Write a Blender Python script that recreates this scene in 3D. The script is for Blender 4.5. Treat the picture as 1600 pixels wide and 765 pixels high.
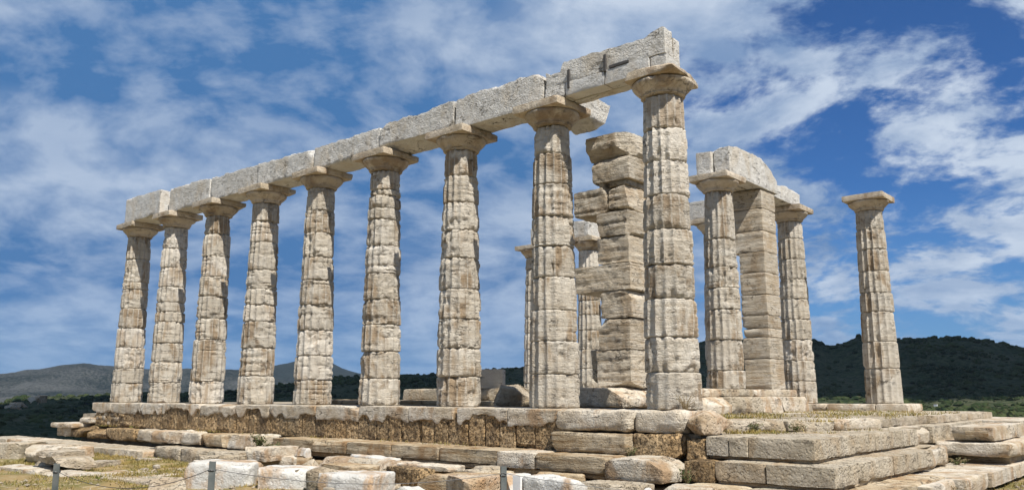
import bpy, math, random
import numpy as np
from mathutils import Vector, Matrix, Euler
R = math.radians
for o in list(bpy.data.objects): bpy.data.objects.remove(o)
sc = bpy.context.scene
COL = sc.collection

# ---------------------------------------------------------------- camera
CAM = np.array([7.0332, -12.3487, 0.2368]); YAW = -0.7098; PIT = 0.1815; FPX = 1275.4
cd = bpy.data.cameras.new('camera'); cam = bpy.data.objects.new('camera', cd); COL.objects.link(cam)
cam.location = CAM; cam.rotation_euler = (math.pi/2 + PIT, 0, -YAW)
cd.sensor_width = 36; cd.lens = FPX/1600*36; cd.clip_end = 30000; cd.clip_start = 0.05
sc.camera = cam
sc.render.resolution_x = 1024; sc.render.resolution_y = 489

# ---------------------------------------------------------------- light
SUN = Vector((0.66, -0.235, 1.0)).normalized()          # direction towards the sun
sl = bpy.data.lights.new('sun', 'SUN'); so = bpy.data.objects.new('sun', sl); COL.objects.link(so)
sl.energy = 5.0; sl.angle = R(0.53); sl.color = (1.0, 0.945, 0.86)
so.rotation_euler = SUN.to_track_quat('Z', 'Y').to_euler(); so.location = (20, -10, 40)
sc.view_settings.view_transform = 'Standard'; sc.view_settings.look = 'None'
sc.view_settings.exposure = 0.42; sc.view_settings.gamma = 1.0
sc.render.engine = 'CYCLES'

# ---------------------------------------------------------------- node helper
class NT:
    def __init__(s, nt): s.nt = nt; s.n = nt.nodes; s.l = nt.links
    def new(s, t, **kw):
        n = s.n.new(t)
        for k, v in kw.items(): setattr(n, k, v)
        return n
    def put(s, sock, v):
        if isinstance(v, bpy.types.NodeSocket): s.l.new(v, sock)
        elif v is not None:
            if isinstance(v, (tuple, list)) and len(v) == 3 and sock.type == 'RGBA': v = (*v, 1)
            sock.default_value = v
    def math(s, op, a, b=None, c=None, clamp=False):
        n = s.new('ShaderNodeMath', operation=op, use_clamp=clamp)
        s.put(n.inputs[0], a)
        if b is not None: s.put(n.inputs[1], b)
        if c is not None: s.put(n.inputs[2], c)
        return n.outputs[0]
    def vmath(s, op, a, b=None, scale=None):
        n = s.new('ShaderNodeVectorMath', operation=op); s.put(n.inputs[0], a)
        if b is not None: s.put(n.inputs[1], b)
        if scale is not None: s.put(n.inputs['Scale'], scale)
        return n.outputs[1] if op in ('LENGTH', 'DOT_PRODUCT') else n.outputs[0]
    def noise(s, vec, scale, detail=4, rough=.55, dist=0.0, w=None):
        n = s.new('ShaderNodeTexNoise'); 
        if w is not None: n.noise_dimensions = '4D'; s.put(n.inputs['W'], w)
        s.put(n.inputs['Vector'], vec); n.inputs['Scale'].default_value = scale
        n.inputs['Detail'].default_value = detail; n.inputs['Roughness'].default_value = rough
        n.inputs['Distortion'].default_value = dist
        return n.outputs[0]
    def vor(s, vec, scale, feature='F1', rnd=1.0):
        n = s.new('ShaderNodeTexVoronoi', feature=feature); s.put(n.inputs['Vector'], vec)
        n.inputs['Scale'].default_value = scale; n.inputs['Randomness'].default_value = rnd
        return n.outputs[0]
    def map(s, v, a, b, c=0.0, d=1.0, smooth=False):
        n = s.new('ShaderNodeMapRange'); n.clamp = True
        if smooth: n.interpolation_type = 'SMOOTHSTEP'
        for i, x in enumerate((v, a, b, c, d)): s.put(n.inputs[i], x)
        return n.outputs[0]
    def mix(s, f, a, b, mode='MIX'):
        n = s.new('ShaderNodeMix', data_type='RGBA', blend_type=mode)
        s.put(n.inputs[0], f); s.put(n.inputs[6], a); s.put(n.inputs[7], b)
        return n.outputs[2]
    def scalev(s, vec, sx, sy, sz):
        n = s.new('ShaderNodeMapping'); s.put(n.inputs['Vector'], vec); n.inputs['Scale'].default_value = (sx, sy, sz)
        return n.outputs[0]
    def sep(s, v):
        n = s.new('ShaderNodeSeparateXYZ'); s.put(n.inputs[0], v); return n.outputs
    def comb(s, x, y, z):
        n = s.new('ShaderNodeCombineXYZ')
        for i, v in enumerate((x, y, z)): s.put(n.inputs[i], v)
        return n.outputs[0]

# ---------------------------------------------------------------- world: sky with broken cloud
def build_world():
    w = bpy.data.worlds.new('World'); sc.world = w; w.use_nodes = True
    t = NT(w.node_tree); t.n.clear()
    out = t.new('ShaderNodeOutputWorld'); bg = t.new('ShaderNodeBackground')
    sky = t.new('ShaderNodeTexSky', sky_type='NISHITA'); sky.sun_disc = False
    sky.sun_elevation = math.asin(SUN.z); sky.sun_rotation = math.atan2(SUN.x, SUN.y)
    sky.altitude = 60; sky.air_density = 1.0; sky.dust_density = 0.3; sky.ozone_density = 3.5
    tc = t.new('ShaderNodeTexCoord'); d = tc.outputs['Generated']
    x, y, z = t.sep(d)
    zz = t.math('ADD', t.math('MAXIMUM', z, 0.0), 0.27)
    c, s_ = math.cos(R(38)), math.sin(R(38))
    ax = t.math('ADD', t.math('MULTIPLY', x, c), t.math('MULTIPLY', y, s_))       # <0 left of the view, >0 right
    ay = t.math('ADD', t.math('MULTIPLY', x, -s_), t.math('MULTIPLY', y, c))
    P = t.comb(t.math('DIVIDE', ax, zz), t.math('DIVIDE', ay, zz), 0.0)
    w1 = t.noise(P, 1.3, 3, .5); w2 = t.noise(t.vmath('ADD', P, (7.3, 1.2, 4.)), 1.3, 3, .5)
    P2 = t.vmath('ADD', P, t.comb(t.math('MULTIPLY', w1, .30), t.math('MULTIPLY', w2, .30), 5.4))
    n_big = t.noise(P2, 1.2, 2, .5)
    n_mid = t.noise(t.scalev(P2, 1.0, .95, 1), 4.4, 10, .60, .0)
    n_fin = t.noise(P2, 12.0, 6, .6)
    cover = t.math('ADD', t.map(ax, -.12, .30, .42, .02, True), t.map(z, .02, .22, .02, .0))
    cover = t.math('ADD', cover, t.math('MULTIPLY', t.map(ax, .12, .42, 0, 1, True), t.map(z, .24, .44, 0.02, -.04)))
    dens = t.math('ADD', t.math('ADD', t.math('MULTIPLY', n_mid, .66), t.math('MULTIPLY', n_big, .26)), t.math('MULTIPLY', n_fin, .11))
    m = t.map(t.math('ADD', dens, cover), .495, .60, 0, 1, True)
    lit_n = t.noise(t.vmath('ADD', t.scalev(P2, .85, 1.1, 1), (3.7, 8.1, 0.)), 1.9, 4, .5, .0)
    lit_m = t.noise(t.vmath('ADD', P2, (9.7, 2.1, 0.)), 6.5, 9, .58, .0)
    lit = t.math('ADD', t.math('MULTIPLY', t.map(lit_n, .37, .63), .50), t.math('MULTIPLY', t.map(lit_m, .38, .62), .50))
    litr = t.math('ADD', t.math('MULTIPLY', lit, .98), t.map(ax, -.3, .35, -.15, .19))
    litr = t.math('MULTIPLY', litr, t.map(z, .04, .32, .60, 1.0))
    litr = t.math('ADD', litr, t.math('MULTIPLY', t.map(m, .5, 1), t.map(ax, .1, .45, 0, .12)))
    cl = t.mix(litr, (.072, .195, .43), (.60, .69, .82))
    blue = t.mix(1.0, sky.outputs[0], (.085, .085, .085), 'MULTIPLY')
    blue = t.mix(1.0, blue, (.36, .68, 1.10), 'MULTIPLY')
    blue = t.mix(t.map(z, .0, .24, .6, 0), blue, (.13, .30, .60))
    m2 = t.math('MULTIPLY', m, t.map(z, .0, .14, .62, .97))
    col = t.mix(m2, blue, cl)
    t.put(bg.inputs['Color'], col); bg.inputs['Strength'].default_value = .75
    t.l.new(bg.outputs[0], out.inputs['Surface'])
build_world()

# ---------------------------------------------------------------- numpy noise
def _hash(i, j, k, seed):
    h = (i.astype(np.uint32)*np.uint32(374761393) + j.astype(np.uint32)*np.uint32(668265263)
         + k.astype(np.uint32)*np.uint32(2246822519) + np.uint32((seed*3266489917) & 0xffffffff))
    h = (h ^ (h >> np.uint32(13)))*np.uint32(1274126177)
    h = (h ^ (h >> np.uint32(16)))*np.uint32(2654435761)
    h ^= h >> np.uint32(15)
    return h.astype(np.float64)/4294967295.0
def vnoise(P, seed=0):
    P = np.asarray(P, float) + 1000.0
    F = np.floor(P); f = P - F; I = F.astype(np.int64)
    f = f*f*f*(f*(f*6-15)+10); r = 0
    for a in (0, 1):
        wa = f[:, 0] if a else 1-f[:, 0]
        for b in (0, 1):
            wb = f[:, 1] if b else 1-f[:, 1]
            for c in (0, 1):
                wc = f[:, 2] if c else 1-f[:, 2]
                r = r + wa*wb*wc*_hash(I[:, 0]+a, I[:, 1]+b, I[:, 2]+c, seed)
    return r
def fbm(P, seed=0, oct=4, gain=.5):
    P = np.asarray(P, float); s = 0; a = 1; n = 0
    for o in range(oct):
        s = s + a*vnoise(P*(2.03**o), seed+o*17); n += a; a *= gain
    return s/n
def sstep(a, b, x):
    t = np.clip((x-a)/(b-a), 0, 1); return t*t*(3-2*t)

# ---------------------------------------------------------------- pixel -> world point (1600x765 photograph)
_f = np.array([math.cos(PIT)*math.sin(YAW), math.cos(PIT)*math.cos(YAW), math.sin(PIT)])
_r = np.array([math.cos(YAW), -math.sin(YAW), 0]); _u = np.cross(_r, _f)
def ray(u, v): return _r*(u-800)/FPX - _u*(v-382.5)/FPX + _f
def at(u, v, z=None, x=None, y=None, d=None):
    k = ray(u, v)
    if z is not None: t = (z-CAM[2])/k[2]
    elif x is not None: t = (x-CAM[0])/k[0]
    elif y is not None: t = (y-CAM[1])/k[1]
    else: t = d/math.hypot(k[0], k[1])
    return CAM + k*t

# ---------------------------------------------------------------- object helpers
def mesh_obj(name, V, F, mat, parent=None, sharp=38, smooth=True, flute=None):
    me = bpy.data.meshes.new(name)
    me.from_pydata(V.tolist() if hasattr(V, 'tolist') else V, [], F.tolist() if hasattr(F, 'tolist') else F)
    if smooth:
        me.polygons.foreach_set('use_smooth', [True]*len(me.polygons))
        if sharp: me.set_sharp_from_angle(angle=R(sharp))
    if flute is not None:
        a = me.attributes.new('flute', 'FLOAT', 'POINT'); a.data.foreach_set('value', flute.astype(np.float32))
    me.materials.append(mat); me.update()
    o = bpy.data.objects.new(name, me); COL.objects.link(o)
    if parent is not None: o.parent = parent
    return o
def tag(o, label, cat, group=None):
    o['label'] = label; o['category'] = cat; o['kind'] = 'thing'
    if group: o['group'] = group
    return o
def thing(name, loc, label, cat, group=None):
    o = bpy.data.objects.new(name, None); COL.objects.link(o); o.location = loc; o.empty_display_size = .3
    return tag(o, label, cat, group)
def structure(o): o['kind'] = 'structure'; return o
def stuff(o): o['kind'] = 'stuff'; return o

def lattice(nx, ny, nz):
    idx = {}; V = []
    def vid(i, j, k):
        key = (i, j, k)
        if key not in idx: idx[key] = len(V); V.append(key)
        return idx[key]
    F = []
    for i in range(nx):
        for j in range(ny):
            F.append((vid(i, j, 0), vid(i, j+1, 0), vid(i+1, j+1, 0), vid(i+1, j, 0)))
            F.append((vid(i, j, nz), vid(i+1, j, nz), vid(i+1, j+1, nz), vid(i, j+1, nz)))
    for i in range(nx):
        for k in range(nz):
            F.append((vid(i, 0, k), vid(i+1, 0, k), vid(i+1, 0, k+1), vid(i, 0, k+1)))
            F.append((vid(i, ny, k), vid(i, ny, k+1), vid(i+1, ny, k+1), vid(i+1, ny, k)))
    for j in range(ny):
        for k in range(nz):
            F.append((vid(0, j, k), vid(0, j, k+1), vid(0, j+1, k+1), vid(0, j+1, k)))
            F.append((vid(nx, j, k), vid(nx, j+1, k), vid(nx, j+1, k+1), vid(nx, j, k+1)))
    return np.array(V, float)/np.array([nx, ny, nz]), F
_sd = [100]
def seed(): _sd[0] += 7; return _sd[0]

def block_geo(L, W, H, cell=.07, r=.025, amp=.012, chip=1.0, cuts=0, cutmax=.16, strata=0.0, big=0.0, fine=0.006, sd=None, topf=None, botf=None):
    """weathered block centred in x,y, z from 0 to H"""
    sd = seed() if sd is None else sd
    rs = np.random.RandomState(sd % 2**31)
    nx, ny, nz = (max(2, min(70, int(round(a/cell)))) for a in (L, W, H))
    U, F = lattice(nx, ny, nz)
    h = np.array([L, W, H])/2; p = (U*2-1)*h
    off = rs.rand(3)*50
    e = fbm((p+off)*np.array([2.2, 2.2, 3.0]), sd, 3)
    rr = r*(1 + chip*6*np.clip(e-.52, 0, 1))
    rr = np.minimum(rr, h.min()*.9)[:, None]
    q = np.clip(p, -(h-rr), h-rr); d = p-q; ln = np.linalg.norm(d, axis=1, keepdims=True)+1e-9
    n = d/ln; p = q + n*rr
    for _ in range(cuts):
        c = rs.choice([-1, 1], 3)*np.array([1, 1, 1.0]); w = rs.rand(3)**1.5 + .12
        if rs.rand() < .5: w[rs.randint(3)] = 0.02
        nn = c*w; nn /= np.linalg.norm(nn)
        sup = np.abs(nn*h).sum(); cc = sup - rs.uniform(.15, 1)*cutmax*min(1.0, 2*h.min()/.4)*1.2
        rough = (fbm((p+off)*7, sd+5, 2)-.5)*.03
        dd = p@nn - cc + rough
        p = p - np.clip(dd, 0, None)[:, None]*nn
    s = (fbm((p+off)*3.2, sd+3, 3)-.5)*2*amp
    if fine: s += (fbm((p+off)*14, sd+4, 2)-.5)*2*fine
    if strata: 
        zq = p*np.array([.5, .5, 1]); sn = vnoise((zq+off)*np.array([1, 1, 17.]), sd+6)
        s -= strata*sstep(.52, .8, sn)*np.sqrt(np.clip(1-n[:, 2]**2, 0, 1))
    p = p + n*s[:, None]
    if big: p += (np.stack([fbm((p+off+k*9)*1.1, sd+8+k, 2) for k in range(3)], 1)-.5)*2*big
    if topf is not None or botf is not None:
        w = (p[:, 2]+h[2])/(2*h[2])
        tz = topf(p) if topf is not None else 0; bz = botf(p) if botf is not None else 0
        p[:, 2] += w*tz + (1-w)*bz
    p[:, 2] += h[2]
    return p, F
def xform(p, loc=(0, 0, 0), rz=0.0, rx=0.0, ry=0.0):
    M = np.array(Euler((rx, ry, rz)).to_matrix())
    return p@M.T + np.array(loc)

# ---------------------------------------------------------------- materials
def stone(name, base, light, dark, stain=None, stain_amt=.5, grime=.4, strata=.5, pits=.3, bump=.5, pit_scale=26, var=.12, speck=0.0, patina=None, fine=1.0, flute=False, cracks=0.0):
    m = bpy.data.materials.new(name); m.use_nodes = True; t = NT(m.node_tree); t.n.clear()
    out = t.new('ShaderNodeOutputMaterial'); b = t.new('ShaderNodeBsdfPrincipled'); t.l.new(b.outputs[0], out.inputs[0])
    tc = t.new('ShaderNodeTexCoord'); oi = t.new('ShaderNodeObjectInfo')
    rnd = oi.outputs['Random']
    v = t.vmath('ADD', tc.outputs['Object'], t.vmath('MULTIPLY', t.comb(rnd, rnd, rnd), (37., 91., 53.)))
    n1 = t.noise(v, 1.6, 6, .6, .3); n2 = t.noise(v, 7.0, 7, .65); 
    st = t.noise(t.scalev(v, .7, .7, 9.0), 1.9, 6, .62, .25)
    col = t.mix(t.map(n1, .36, .64), base, light)
    col = t.mix(t.math('MULTIPLY', t.map(st, .46, .66), strata), col, dark)
    if patina is not None:
        col = t.mix(t.math('MULTIPLY', t.map(t.noise(v, 2.6, 6, .65, .4), .50, .60), .75), col, patina)
    if stain is not None:
        sn = t.noise(t.scalev(v, 1.0, 1.0, .6), 1.7, 5, .62, .5)
        sa = t.math('MULTIPLY', t.map(sn, .50, .62), stain_amt)
        if flute:                                   # stain stays in the hollows of the flutes, the ridges are worn clean
            at_ = t.new('ShaderNodeAttribute', attribute_name='flute'); sa = t.math('MULTIPLY', sa, t.map(at_.outputs['Fac'], .12, .42, .12, 1.25), None, True)
        col = t.mix(sa, col, stain)
    g = t.map(t.math('ADD', t.math('MULTIPLY', n2, .7), t.math('MULTIPLY', n1, .3)), .53, .66)
    col = t.mix(t.math('MULTIPLY', g, grime), col, (.115, .095, .075))
    if speck:
        sp = t.noise(v, 34, 4, .7); col = t.mix(t.math('MULTIPLY', t.map(sp, .52, .62), speck), col, dark)
    if cracks:
        cn = t.noise(t.scalev(v, .8, .8, 2.6), 2.3, 5, .55, .3)
        cr = t.map(t.math('ABSOLUTE', t.math('SUBTRACT', cn, .5)), .0, .011, 1, 0)
        cr = t.math('MULTIPLY', cr, t.map(t.noise(v, 2.1, 2), .48, .58))
        col = t.mix(t.math('MULTIPLY', cr, cracks), col, (.05, .038, .028))
    val = t.map(rnd, 0, 1, 1-var, 1+var*.6)
    hs = t.new('ShaderNodeHueSaturation'); t.put(hs.inputs['Color'], col); t.put(hs.inputs['Value'], val)
    t.put(b.inputs['Base Color'], hs.outputs[0])
    b.inputs['Roughness'].default_value = .88; b.inputs['Specular IOR Level'].default_value = .22
    f1 = t.noise(v, 22*fine, 7, .68); hgt = t.math('ADD', t.math('MULTIPLY', f1, .55), t.math('MULTIPLY', n2, .8))
    hgt = t.math('ADD', hgt, t.math('MULTIPLY', t.noise(t.scalev(v, 1, 1, 8), 3.2, 4, .6), strata*.9))
    if strata > .3: hgt = t.math('ADD', hgt, t.math('MULTIPLY', t.noise(t.scalev(v, 1, 1, 12), 6.5, 4, .65), strata*.7))
    if pits:
        pv = t.vor(t.vmath('ADD', v, t.vmath('MULTIPLY', t.comb(f1, n2, f1), (.05, .05, .05))), pit_scale)
        pm = t.math('MULTIPLY', t.map(pv, .05, .42, 0, 1, True), t.map(t.noise(v, 3, 3), .35, .6, .5, 1))
        hgt = t.math('ADD', hgt, t.math('MULTIPLY', pm, pits*1.6))
        if pits > .5:
            hole = t.math('MULTIPLY', t.map(t.noise(v, pit_scale*.9, 5, .7), .53, .64), min(.85, pits*.65))
            col_h = t.mix(hole, hs.outputs[0], (.06, .045, .03)); t.put(b.inputs['Base Color'], col_h)
            hgt = t.math('SUBTRACT', hgt, t.math('MULTIPLY', hole, .9))
    if cracks: hgt = t.math('SUBTRACT', hgt, t.math('MULTIPLY', cr, 1.2))
    bp = t.new('ShaderNodeBump'); bp.inputs['Strength'].default_value = min(1, bump*1.15); bp.inputs['Distance'].default_value = .055
    t.put(bp.inputs['Height'], hgt); t.l.new(bp.outputs[0], b.inputs['Normal'])
    return m
M = {}
M['marble'] = stone('weathered_marble', (.48, .43, .35), (.59, .55, .475), (.36, .30, .22), (.25, .165, .085), .60, .40, .55, .20, .75, 26, .10, .25, None, 1.2, True, .8)
M['marble_pale'] = stone('pale_marble', (.52, .475, .40), (.63, .59, .52), (.40, .335, .25), (.30, .20, .105), .45, .4, .35, .2, .7, 26, .08, .2, None, 1.2, True, .8)
M['marble_block'] = stone('anta_marble', (.52, .45, .345), (.63, .575, .48), (.39, .30, .195), (.32, .21, .105), .45, .38, .8, .12, .75, 24, .18, 0, None, 1.2, False, .8)
M['capital'] = stone('capital_marble', (.46, .385, .28), (.59, .52, .42), (.34, .25, .16), (.20, .12, .06), .55, .55, .25, .15, .6, 24, .1, .2, None, 1.0, False, .6)
M['beam'] = stone('rough_grey_marble', (.52, .50, .455), (.64, .625, .585), (.38, .355, .31), (.46, .38, .27), .45, .42, .22, .25, .75, 20, .08, .25, None, 1.2, False, 1.0)
M['beam_smooth'] = stone('smooth_grey_marble', (.52, .51, .48), (.61, .60, .57), (.41, .39, .35), (.50, .41, .29), .4, .3, .2, .15, .5, 24, .06, .15, None, 1.0, False, .8)
M['slab'] = stone('stylobate_marble', (.49, .415, .305), (.66, .61, .52), (.36, .265, .16), (.32, .185, .08), .7, .45, .35, .2, .75, 22, .12, .15, None, 1.0, False, .8)
M['step'] = stone('step_marble', (.43, .34, .22), (.56, .475, .345), (.27, .18, .09), (.27, .15, .06), .65, .5, .95, .15, .7, 22, .14, .15, None, 1.0, False, .7)
M['grey_step'] = stone('grey_limestone', (.43, .37, .275), (.54, .48, .38), (.30, .24, .165), (.36, .24, .12), .5, .62, .2, .32, .85, 17, .08, .5, None, 1.3, False, 1.0)
M['poros'] = stone('poros_stone', (.43, .285, .14), (.54, .40, .235), (.22, .14, .07), (.14, .10, .062), .6, .5, .15, 1.2, 1.0, 20, .28, .6, None, 1.2)
M['white'] = stone('white_marble', (.50, .485, .445), (.60, .59, .555), (.40, .375, .33), (.40, .245, .115), .8, .4, .15, .2, .5, 18, .06, .15, None, 1.1, False, .35)
M['rubble'] = stone('rubble_limestone', (.41, .34, .24), (.56, .495, .395), (.28, .215, .14), (.28, .18, .09), .4, .55, .35, .4, .85, 18, .16, .3, None, 1.2, False, .7)
M['orange_rock'] = stone('orange_rock', (.43, .32, .20), (.58, .50, .39), (.28, .165, .08), (.32, .15, .05), .6, .4, .3, .5, .8, 18, .05, .2)

def simple(name, col, rough=.7, metal=0.0, noise=None):
    m = bpy.data.materials.new(name); m.use_nodes = True; t = NT(m.node_tree); b = t.n['Principled BSDF']
    b.inputs['Roughness'].default_value = rough; b.inputs['Metallic'].default_value = metal
    if noise:
        tc = t.new('ShaderNodeTexCoord'); n = t.noise(tc.outputs['Object'], noise[0], 6, .6)
        t.put(b.inputs['Base Color'], t.mix(t.map(n, .35, .65), col, noise[1]))
    else: b.inputs['Base Color'].default_value = (*col, 1)
    b.inputs['Specular IOR Level'].default_value = .3
    return m
M['iron'] = simple('dark_iron', (.06, .058, .055), .8, 0, (9, (.10, .09, .085)))
M['steel'] = simple('galvanised_steel', (.10, .12, .12), .55, .4, (12, (.19, .20, .19)))
M['wire'] = simple('wire_steel', (.06, .06, .062), .5, .5, (30, (.09, .09, .09)))
M['panel'] = simple('white_panel', (.78, .78, .77), .6, 0, (6, (.70, .70, .69)))
M['leaf'] = simple('weed_leaf', (.055, .075, .025), .8, 0, (5, (.10, .115, .04)))
M['twig'] = simple('dry_twig', (.23, .17, .09), .9, 0, (8, (.30, .24, .14)))

def grass_mat():
    m = bpy.data.materials.new('dry_grass'); m.use_nodes = True; t = NT(m.node_tree); b = t.n['Principled BSDF']
    g = t.new('ShaderNodeNewGeometry'); n = t.noise(g.outputs['Position'], 1.4, 5, .6); n2 = t.noise(g.outputs['Position'], 17, 3, .6)
    c = t.mix(t.map(n, .40, .62), (.26, .19, .055), (.09, .115, .025)); c = t.mix(t.map(n2, .45, .68), c, (.38, .29, .12))
    t.put(b.inputs['Base Color'], c); b.inputs['Roughness'].default_value = .85; b.inputs['Specular IOR Level'].default_value = .15
    return m
M['grass'] = grass_mat()
def ground_mat():
    m = bpy.data.materials.new('dry_ground'); m.use_nodes = True; t = NT(m.node_tree); b = t.n['Principled BSDF']
    p = t.new('ShaderNodeNewGeometry').outputs['Position']
    n = t.noise(p, .9, 6, .6); n2 = t.noise(p, 6, 7, .65); n3 = t.noise(p, 30, 6, .7)
    c = t.mix(t.map(n, .42, .60), (.30, .215, .10), (.15, .135, .05)); c = t.mix(t.map(n2, .50, .66), c, (.38, .31, .19))
    c = t.mix(t.math('MULTIPLY', t.map(n3, .54, .68), .6), c, (.12, .09, .045))
    t.put(b.inputs['Base Color'], c); b.inputs['Roughness'].default_value = .95; b.inputs['Specular IOR Level'].default_value = .1
    bp = t.new('ShaderNodeBump'); bp.inputs['Strength'].default_value = .9; bp.inputs['Distance'].default_value = .05
    t.put(bp.inputs['Height'], t.math('ADD', n2, t.math('MULTIPLY', n3, .5))); t.l.new(bp.outputs[0], b.inputs['Normal'])
    return m
M['ground'] = ground_mat()
def bush_mat():
    m = bpy.data.materials.new('scrub_leaves'); m.use_nodes = True; t = NT(m.node_tree); b = t.n['Principled BSDF']
    p = t.new('ShaderNodeNewGeometry').outputs['Position']
    c = t.mix(t.map(t.noise(p, .022, 5, .6), .42, .60), (.016, .030, .012), (.046, .062, .022)); c = t.mix(t.map(t.noise(p, .6, 4, .6), .5, .66), c, (.060, .060, .030))
    t.put(b.inputs['Base Color'], c); b.inputs['Roughness'].default_value = .95; b.inputs['Specular IOR Level'].default_value = .05
    return m
def hill_mat(name, green, green2, rock, rock_amt, s=1.0):
    m = bpy.data.materials.new(name); m.use_nodes = True; t = NT(m.node_tree); b = t.n['Principled BSDF']
    p = t.new('ShaderNodeNewGeometry').outputs['Position']
    n = t.noise(p, .006*s, 6, .6); n2 = t.noise(p, .05*s, 6, .68); n3 = t.noise(p, .16*s, 5, .7)
    c = t.mix(t.map(n2, .40, .62), green, green2)
    rk = t.math('MULTIPLY', t.map(t.math('ADD', t.math('MULTIPLY', n, .45), t.math('MULTIPLY', n3, .55)), .5-.12*rock_amt, .60), rock_amt)
    c = t.mix(rk, c, rock)
    t.put(b.inputs['Base Color'], c); b.inputs['Roughness'].default_value = .95; b.inputs['Specular IOR Level'].default_value = .05
    bp = t.new('ShaderNodeBump'); bp.inputs['Strength'].default_value = 1.0; bp.inputs['Distance'].default_value = 6/s
    t.put(bp.inputs['Height'], t.math('ADD', n2, t.math('MULTIPLY', n3, .6))); t.l.new(bp.outputs[0], b.inputs['Normal'])
    return m
M['scrub'] = hill_mat('scrub_hillside', (.015, .030, .011), (.036, .054, .021), (.17, .155, .10), .45, 1.6)
M['rockhill'] = hill_mat('rocky_hillside', (.009, .016, .017), (.016, .024, .023), (.15, .15, .145), .55, .9)
M['bluehill'] = hill_mat('far_hillside', (.012, .019, .018), (.020, .028, .026), (.06, .06, .06), .2, .5)
M['bush'] = bush_mat()

# ---------------------------------------------------------------- terrain
def ground_z(x, y):
    x = np.asarray(x, float); y = np.asarray(y, float)
    s = np.maximum(np.maximum(y-13.2, -24.5-x), (x-4.6)*.55+(y-8.5)*.85)
    far = np.clip(s, 0, None)
    P = np.stack([x, y, np.zeros_like(x)], -1).reshape(-1, 3)
    nz = (fbm(P*.5, 5, 4)-.5).reshape(x.shape)*.22
    z = -1.42 + nz + .06*sstep(-8, -2, y) 
    z = z - .34*np.where(far < 2, far*far/4, far-1)
    return z
def build_ground():
    xs = np.unique(np.concatenate([np.linspace(-70, -30, 40), np.linspace(-30, 12, 210), np.linspace(12, 45, 30)]))
    ys = np.unique(np.concatenate([np.linspace(-45, -14, 25), np.linspace(-14, 16, 150), np.linspace(16, 60, 45)]))
    X, Y = np.meshgrid(xs, ys, indexing='ij'); Z = np.maximum(ground_z(X, Y), -22)
    nx, ny = X.shape; V = np.stack([X, Y, Z], -1).reshape(-1, 3)
    i, j = np.meshgrid(np.arange(nx-1), np.arange(ny-1), indexing='ij'); a = (i*ny+j).ravel()
    structure(mesh_obj('ground', V, np.stack([a, a+ny, a+ny+1, a+1], 1), M['ground'], sharp=0))
build_ground()

RIDGE = [(-400, 640), (0, 633), (30, 623), (60, 619), (100, 618), (290, 617), (350, 616), (430, 605), (520, 592), (560, 588), (620, 586), (690, 585), (780, 578),
         (830, 577), (900, 568), (1000, 551), (1096, 537), (1180, 531), (1266, 534), (1295, 542), (1318, 539), (1342, 528), (1407, 531), (1423, 533),
         (1444, 531), (1486, 529), (1527, 532), (1567, 538), (1600, 546), (1720, 575), (2000, 600)]
GREYR = [(-500, 600), (0, 584), (20, 581), (65, 576), (100, 570), (130, 567), (150, 569), (175, 572), (230, 576), (290, 576), (350, 576), (400, 580), (430, 592), (520, 612)]
BLUER = [(300, 600), (385, 578), (431, 571), (459, 565), (490, 560), (520, 567), (534, 575), (561, 583), (600, 592), (700, 612)]
def az_el(u, v):
    k = ray(u, v); return math.atan2(k[0], k[1]), k[2]/math.hypot(k[0], k[1])
def ridge_fn(pts):
    A = np.array([az_el(u, v) for u, v in pts]); return lambda az: np.interp(az, A[:, 0], A[:, 1])
def polar(name, prof, a0, a1, na, rs, mat, sd):
    az = np.linspace(a0, a1, na); A, RR = np.meshgrid(az, rs, indexing='ij')
    X = CAM[0]+RR*np.sin(A); Y = CAM[1]+RR*np.cos(A); Z = prof(A, RR, X, Y)
    nx, ny = X.shape; V = np.stack([X, Y, Z], -1).reshape(-1, 3)
    i, j = np.meshgrid(np.arange(nx-1), np.arange(ny-1), indexing='ij'); a = (i*ny+j).ravel()
    return structure(mesh_obj(name, V, np.stack([a, a+1, a+ny+1, a+ny], 1), mat, sharp=0))
rf = ridge_fn(RIDGE)
def fb2(X, Y, s, sd, o=4): return fbm(np.stack([X*s, Y*s, X*0], -1).reshape(-1, 3), sd, o).reshape(X.shape)
def scrub_z(A, r, X, Y):
    top = CAM[2] + 1000*rf(A)
    right = sstep(az_el(700, 600)[0], az_el(1150, 600)[0], A)
    mid = -14 + right*10
    z = np.where(r < 130, -20-4*sstep(60, 130, r), 0)
    z = np.where(r >= 130, -24 + (mid+24)*sstep(130, 620, r), z)
    z = z + (top-mid)*sstep(560+60*right, 1000, r)
    z = np.where(r > 1000, top - (r-1000)*.16, z)
    amp = sstep(60, 300, r)*(1-.8*sstep(800, 1000, r))
    z = z + (fb2(X, Y, 1/120, 11)-.5)*16*amp + (fb2(X, Y, 1/14., 12, 3)-.5)*4.5*sstep(80, 250, r)
    return z
polar('hill', scrub_z, R(-92), R(14), 520, np.concatenate([np.linspace(25, 300, 50), np.linspace(308, 1040, 110), np.linspace(1050, 1500, 12)]), M['scrub'], 1)
def far_prof(fn, D, wid):
    def f(A, r, X, Y):
        top = CAM[2] + D*fn(A)
        z = -60 + (top+60)*(sstep(D-wid, D, r)*.75+.25*np.clip((r-D+wid)/wid, 0, 1))
        z = np.where(r > D, top - (r-D)*.2, z)
        am = np.clip((D-r)/wid*2.4, .0, 1)*np.clip((r-D+wid)/wid*4, 0, 1)
        return z + (fb2(X, Y, 1/220, 31, 5)-.5)*75*am + (fb2(X, Y, 1/45, 33, 3)-.5)*9
    return f
polar('hill', far_prof(ridge_fn(GREYR), 3000, 1300), R(-95), R(-48), 300, np.linspace(1600, 3400, 90), M['rockhill'], 2)
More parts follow.
